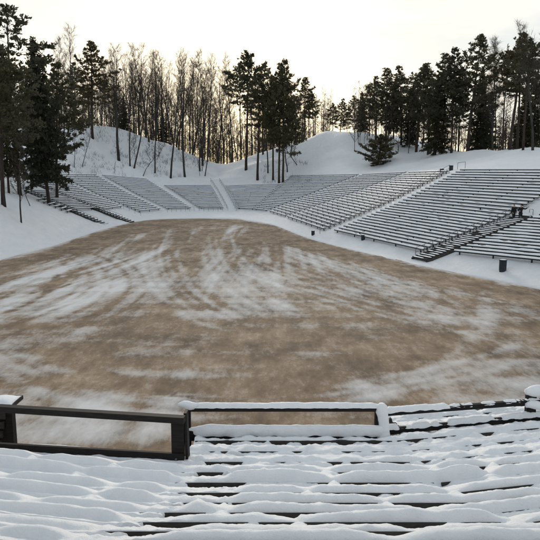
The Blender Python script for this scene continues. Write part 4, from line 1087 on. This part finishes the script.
    for s in 'lr':
        a = Vector(J['ank'+s][0]); t = Vector(J['toe'+s][0])
        link('boot', skin_mesh('boot', {'pelvis': (tuple(a + Vector((0, -.02, .1))), .066), 'h': (tuple(a + Vector((0, -.02, -.02))), .065), 't': (tuple(t + Vector((0, .03, .01))), (.05, .045))}, [('pelvis','h'),('h','t')], M['boots'], 1), root)
    hy = yz(1.7)
    link('hat', skin_mesh('hat', {'pelvis': ((0, hy+.0, 1.70), (.098, .112)), 't': ((0, hy-.005, 1.765), (.085, .095)), 'u': ((0, hy-.005, 1.80), (.04, .045))}, [('pelvis','t'),('t','u')], M['coat'], 1), root)
    return root
def stand(u, v):
    # on the staircase boards
    n = 'r2'; d = ray(u, v); best = None
    return hit(u, v)
pp = P('r2', .545); pq = P('r2', .53)
base1 = at(513.2, 220.8, 60.8); base2 = at(520, 222.0, 60.2)
landing = min(base1.z, base2.z)
# landing deck they stand on
root = empty('landing', ((base1+base2)/2)); tag(root, 'dark snowy wooden landing at the top of the staircase', 'landing')
o_ = (base1+base2)/2; zl = landing-.04
T_ = (R['r2'][3]-R['r2'][1]); T_ = Vector((T_.x, T_.y, 0)).normalized(); sd = Vector((-T_.y, T_.x, 0))
for k in range(6):
    c = Vector((0, 0, landing-o_.z-.035)) + T_*(-.75+.32*k)
    s = MB(); s.beam(c - sd*1.6, c + sd*1.2, .29, .06); s.build('board', M['stairwood'], root)
for q in (-1.4, 1.0):
    for k in (-.7, .8):
        c = sd*q + T_*k; s = MB(); s.beam(c + Vector((0, 0, landing-o_.z-1.6)), c + Vector((0, 0, landing-o_.z-.07)), .12, .12, up=Vector((0, 1, 0))); s.build('leg', M['stairwood'], root)
base1.z = base2.z = landing
person(base1, math.radians(200), 'person in dark coat standing upright with arms at their sides', {'l': ((-.27, -.02, 1.16), (-.25, .10, .93)), 'r': ((.27, -.02, 1.16), (.24, .12, .94))}, 0.02, 'coat', .1)
person(base2, math.radians(165), 'person in dark coat leaning forward with one arm raised sideways', {'l': ((-.40, .16, 1.34), (-.62, .24, 1.50)), 'r': ((.28, .12, 1.17), (.16, .30, 1.15))}, .22, 'coat2', .22)
bp_ = at(526, 221.5, 60.6); bp_.z = landing
root = empty('bag', bp_); tag(root, 'small dark bag on the landing beside the two people', 'bag')
s = MB(); prof = [(.9, 0), (1.0, .06), (1.0, .22), (.85, .33), (.5, .36)]
vs, fs = [], []
for a, z in prof:
    for k in range(16):
        t = 2*PI*k/16; cx_, sx_ = math.cos(t), math.sin(t)
        vs.append((.27*a*abs(cx_)**.6*math.copysign(1, cx_), .15*a*abs(sx_)**.6*math.copysign(1, sx_), z))
for i in range(len(prof)-1):
    for k in range(16): fs.append((i*16+k, i*16+(k+1) % 16, (i+1)*16+(k+1) % 16, (i+1)*16+k))
fs += [tuple(range(16))[::-1], tuple(range(64, 80))]
s.add(vs, fs); s.build('body', M['coat'], root, True)
s = MB(); s.tube([(.12*math.cos(t), 0, .34+.12*math.sin(t)) for t in np.linspace(0, PI, 9)], .014, 6); s.build('handle', M['coat'], root, True)
g0 = at(529, 221, 61.2); g1 = at(532.5, 221, 60.2); g0.z = g1.z = landing-.02
railing([g0, g1 + Vector((.0, 0, 0))], 1.3, 'small pipe frame on the landing behind the bag', spacing=1.0)

# ------------------------------------------------------------------ light
w = bpy.data.worlds.new('World'); scn.world = w; w.use_nodes = True
nt = w.node_tree; bg = nt.nodes['Background']
SUN_EL, SUN_AZ = math.radians(9.0), math.radians(-3.5)        # low sun behind the far trees, a little left of the view
sky = N(nt, 'ShaderNodeTexSky', sky_type='NISHITA'); sky.sun_disc = False
sky.sun_elevation = SUN_EL; sky.sun_rotation = SUN_AZ; sky.air_density = 1.0; sky.dust_density = 2.5; sky.ozone_density = 1.0; sky.altitude = 50
# thin high cloud: greys the sky colour and breaks it into soft bands
gm = N(nt, 'ShaderNodeGamma'); gm.inputs['Gamma'].default_value = .5          # the veil evens out the brightness round the low sun
nt.links.new(sky.outputs['Color'], gm.inputs['Color'])
hs = N(nt, 'ShaderNodeHueSaturation'); hs.inputs['Saturation'].default_value = 1.3; hs.inputs['Value'].default_value = .5
nt.links.new(gm.outputs['Color'], hs.inputs['Color'])
tc = N(nt, 'ShaderNodeTexCoord'); mp = N(nt, 'ShaderNodeMapping'); mp.inputs['Scale'].default_value = (1.3, 1.3, 5)
cn = N(nt, 'ShaderNodeTexNoise'); cn.inputs['Scale'].default_value = 2.6; cn.inputs['Detail'].default_value = 6; cn.inputs['Roughness'].default_value = .55
nt.links.new(tc.outputs['Generated'], mp.inputs['Vector']); nt.links.new(mp.outputs['Vector'], cn.inputs['Vector'])
cf = ramp(nt, cn.outputs['Fac'], [(.38, 0.0), (.62, 1.0)])
veil = N(nt, 'ShaderNodeMix', data_type='RGBA'); nt.links.new(cf.outputs['Color'], veil.inputs[0])
veil.inputs[6].default_value = (1.14, 1.40, 1.62, 1); veil.inputs[7].default_value = (2.10, 2.04, 1.94, 1)
cc = N(nt, 'ShaderNodeMix', data_type='RGBA', blend_type='ADD'); cc.inputs[0].default_value = 1.0
nt.links.new(hs.outputs['Color'], cc.inputs[6]); nt.links.new(veil.outputs[2], cc.inputs[7])
nt.links.new(cc.outputs[2], bg.inputs['Color']); bg.inputs['Strength'].default_value = .115
sl = bpy.data.lights.new('sun', 'SUN'); sl.energy = 1.5; sl.angle = math.radians(25); sl.color = (1, .89, .74)
so = bpy.data.objects.new('sun', sl); COL.objects.link(so)
dirv = Vector((math.sin(SUN_AZ)*math.cos(SUN_EL), math.cos(SUN_AZ)*math.cos(SUN_EL), math.sin(SUN_EL)))
so.rotation_euler = dirv.to_track_quat('Z', 'Y').to_euler(); so.location = (0, 60, 90)
vs_ = scn.view_settings; vs_.view_transform = 'Standard'; vs_.look = 'None'; vs_.gamma = 1; vs_.use_curve_mapping = False; vs_.exposure = 1.44
scn.cycles.use_denoising = True; scn.cycles.max_bounces = 6; scn.cycles.diffuse_bounces = 3
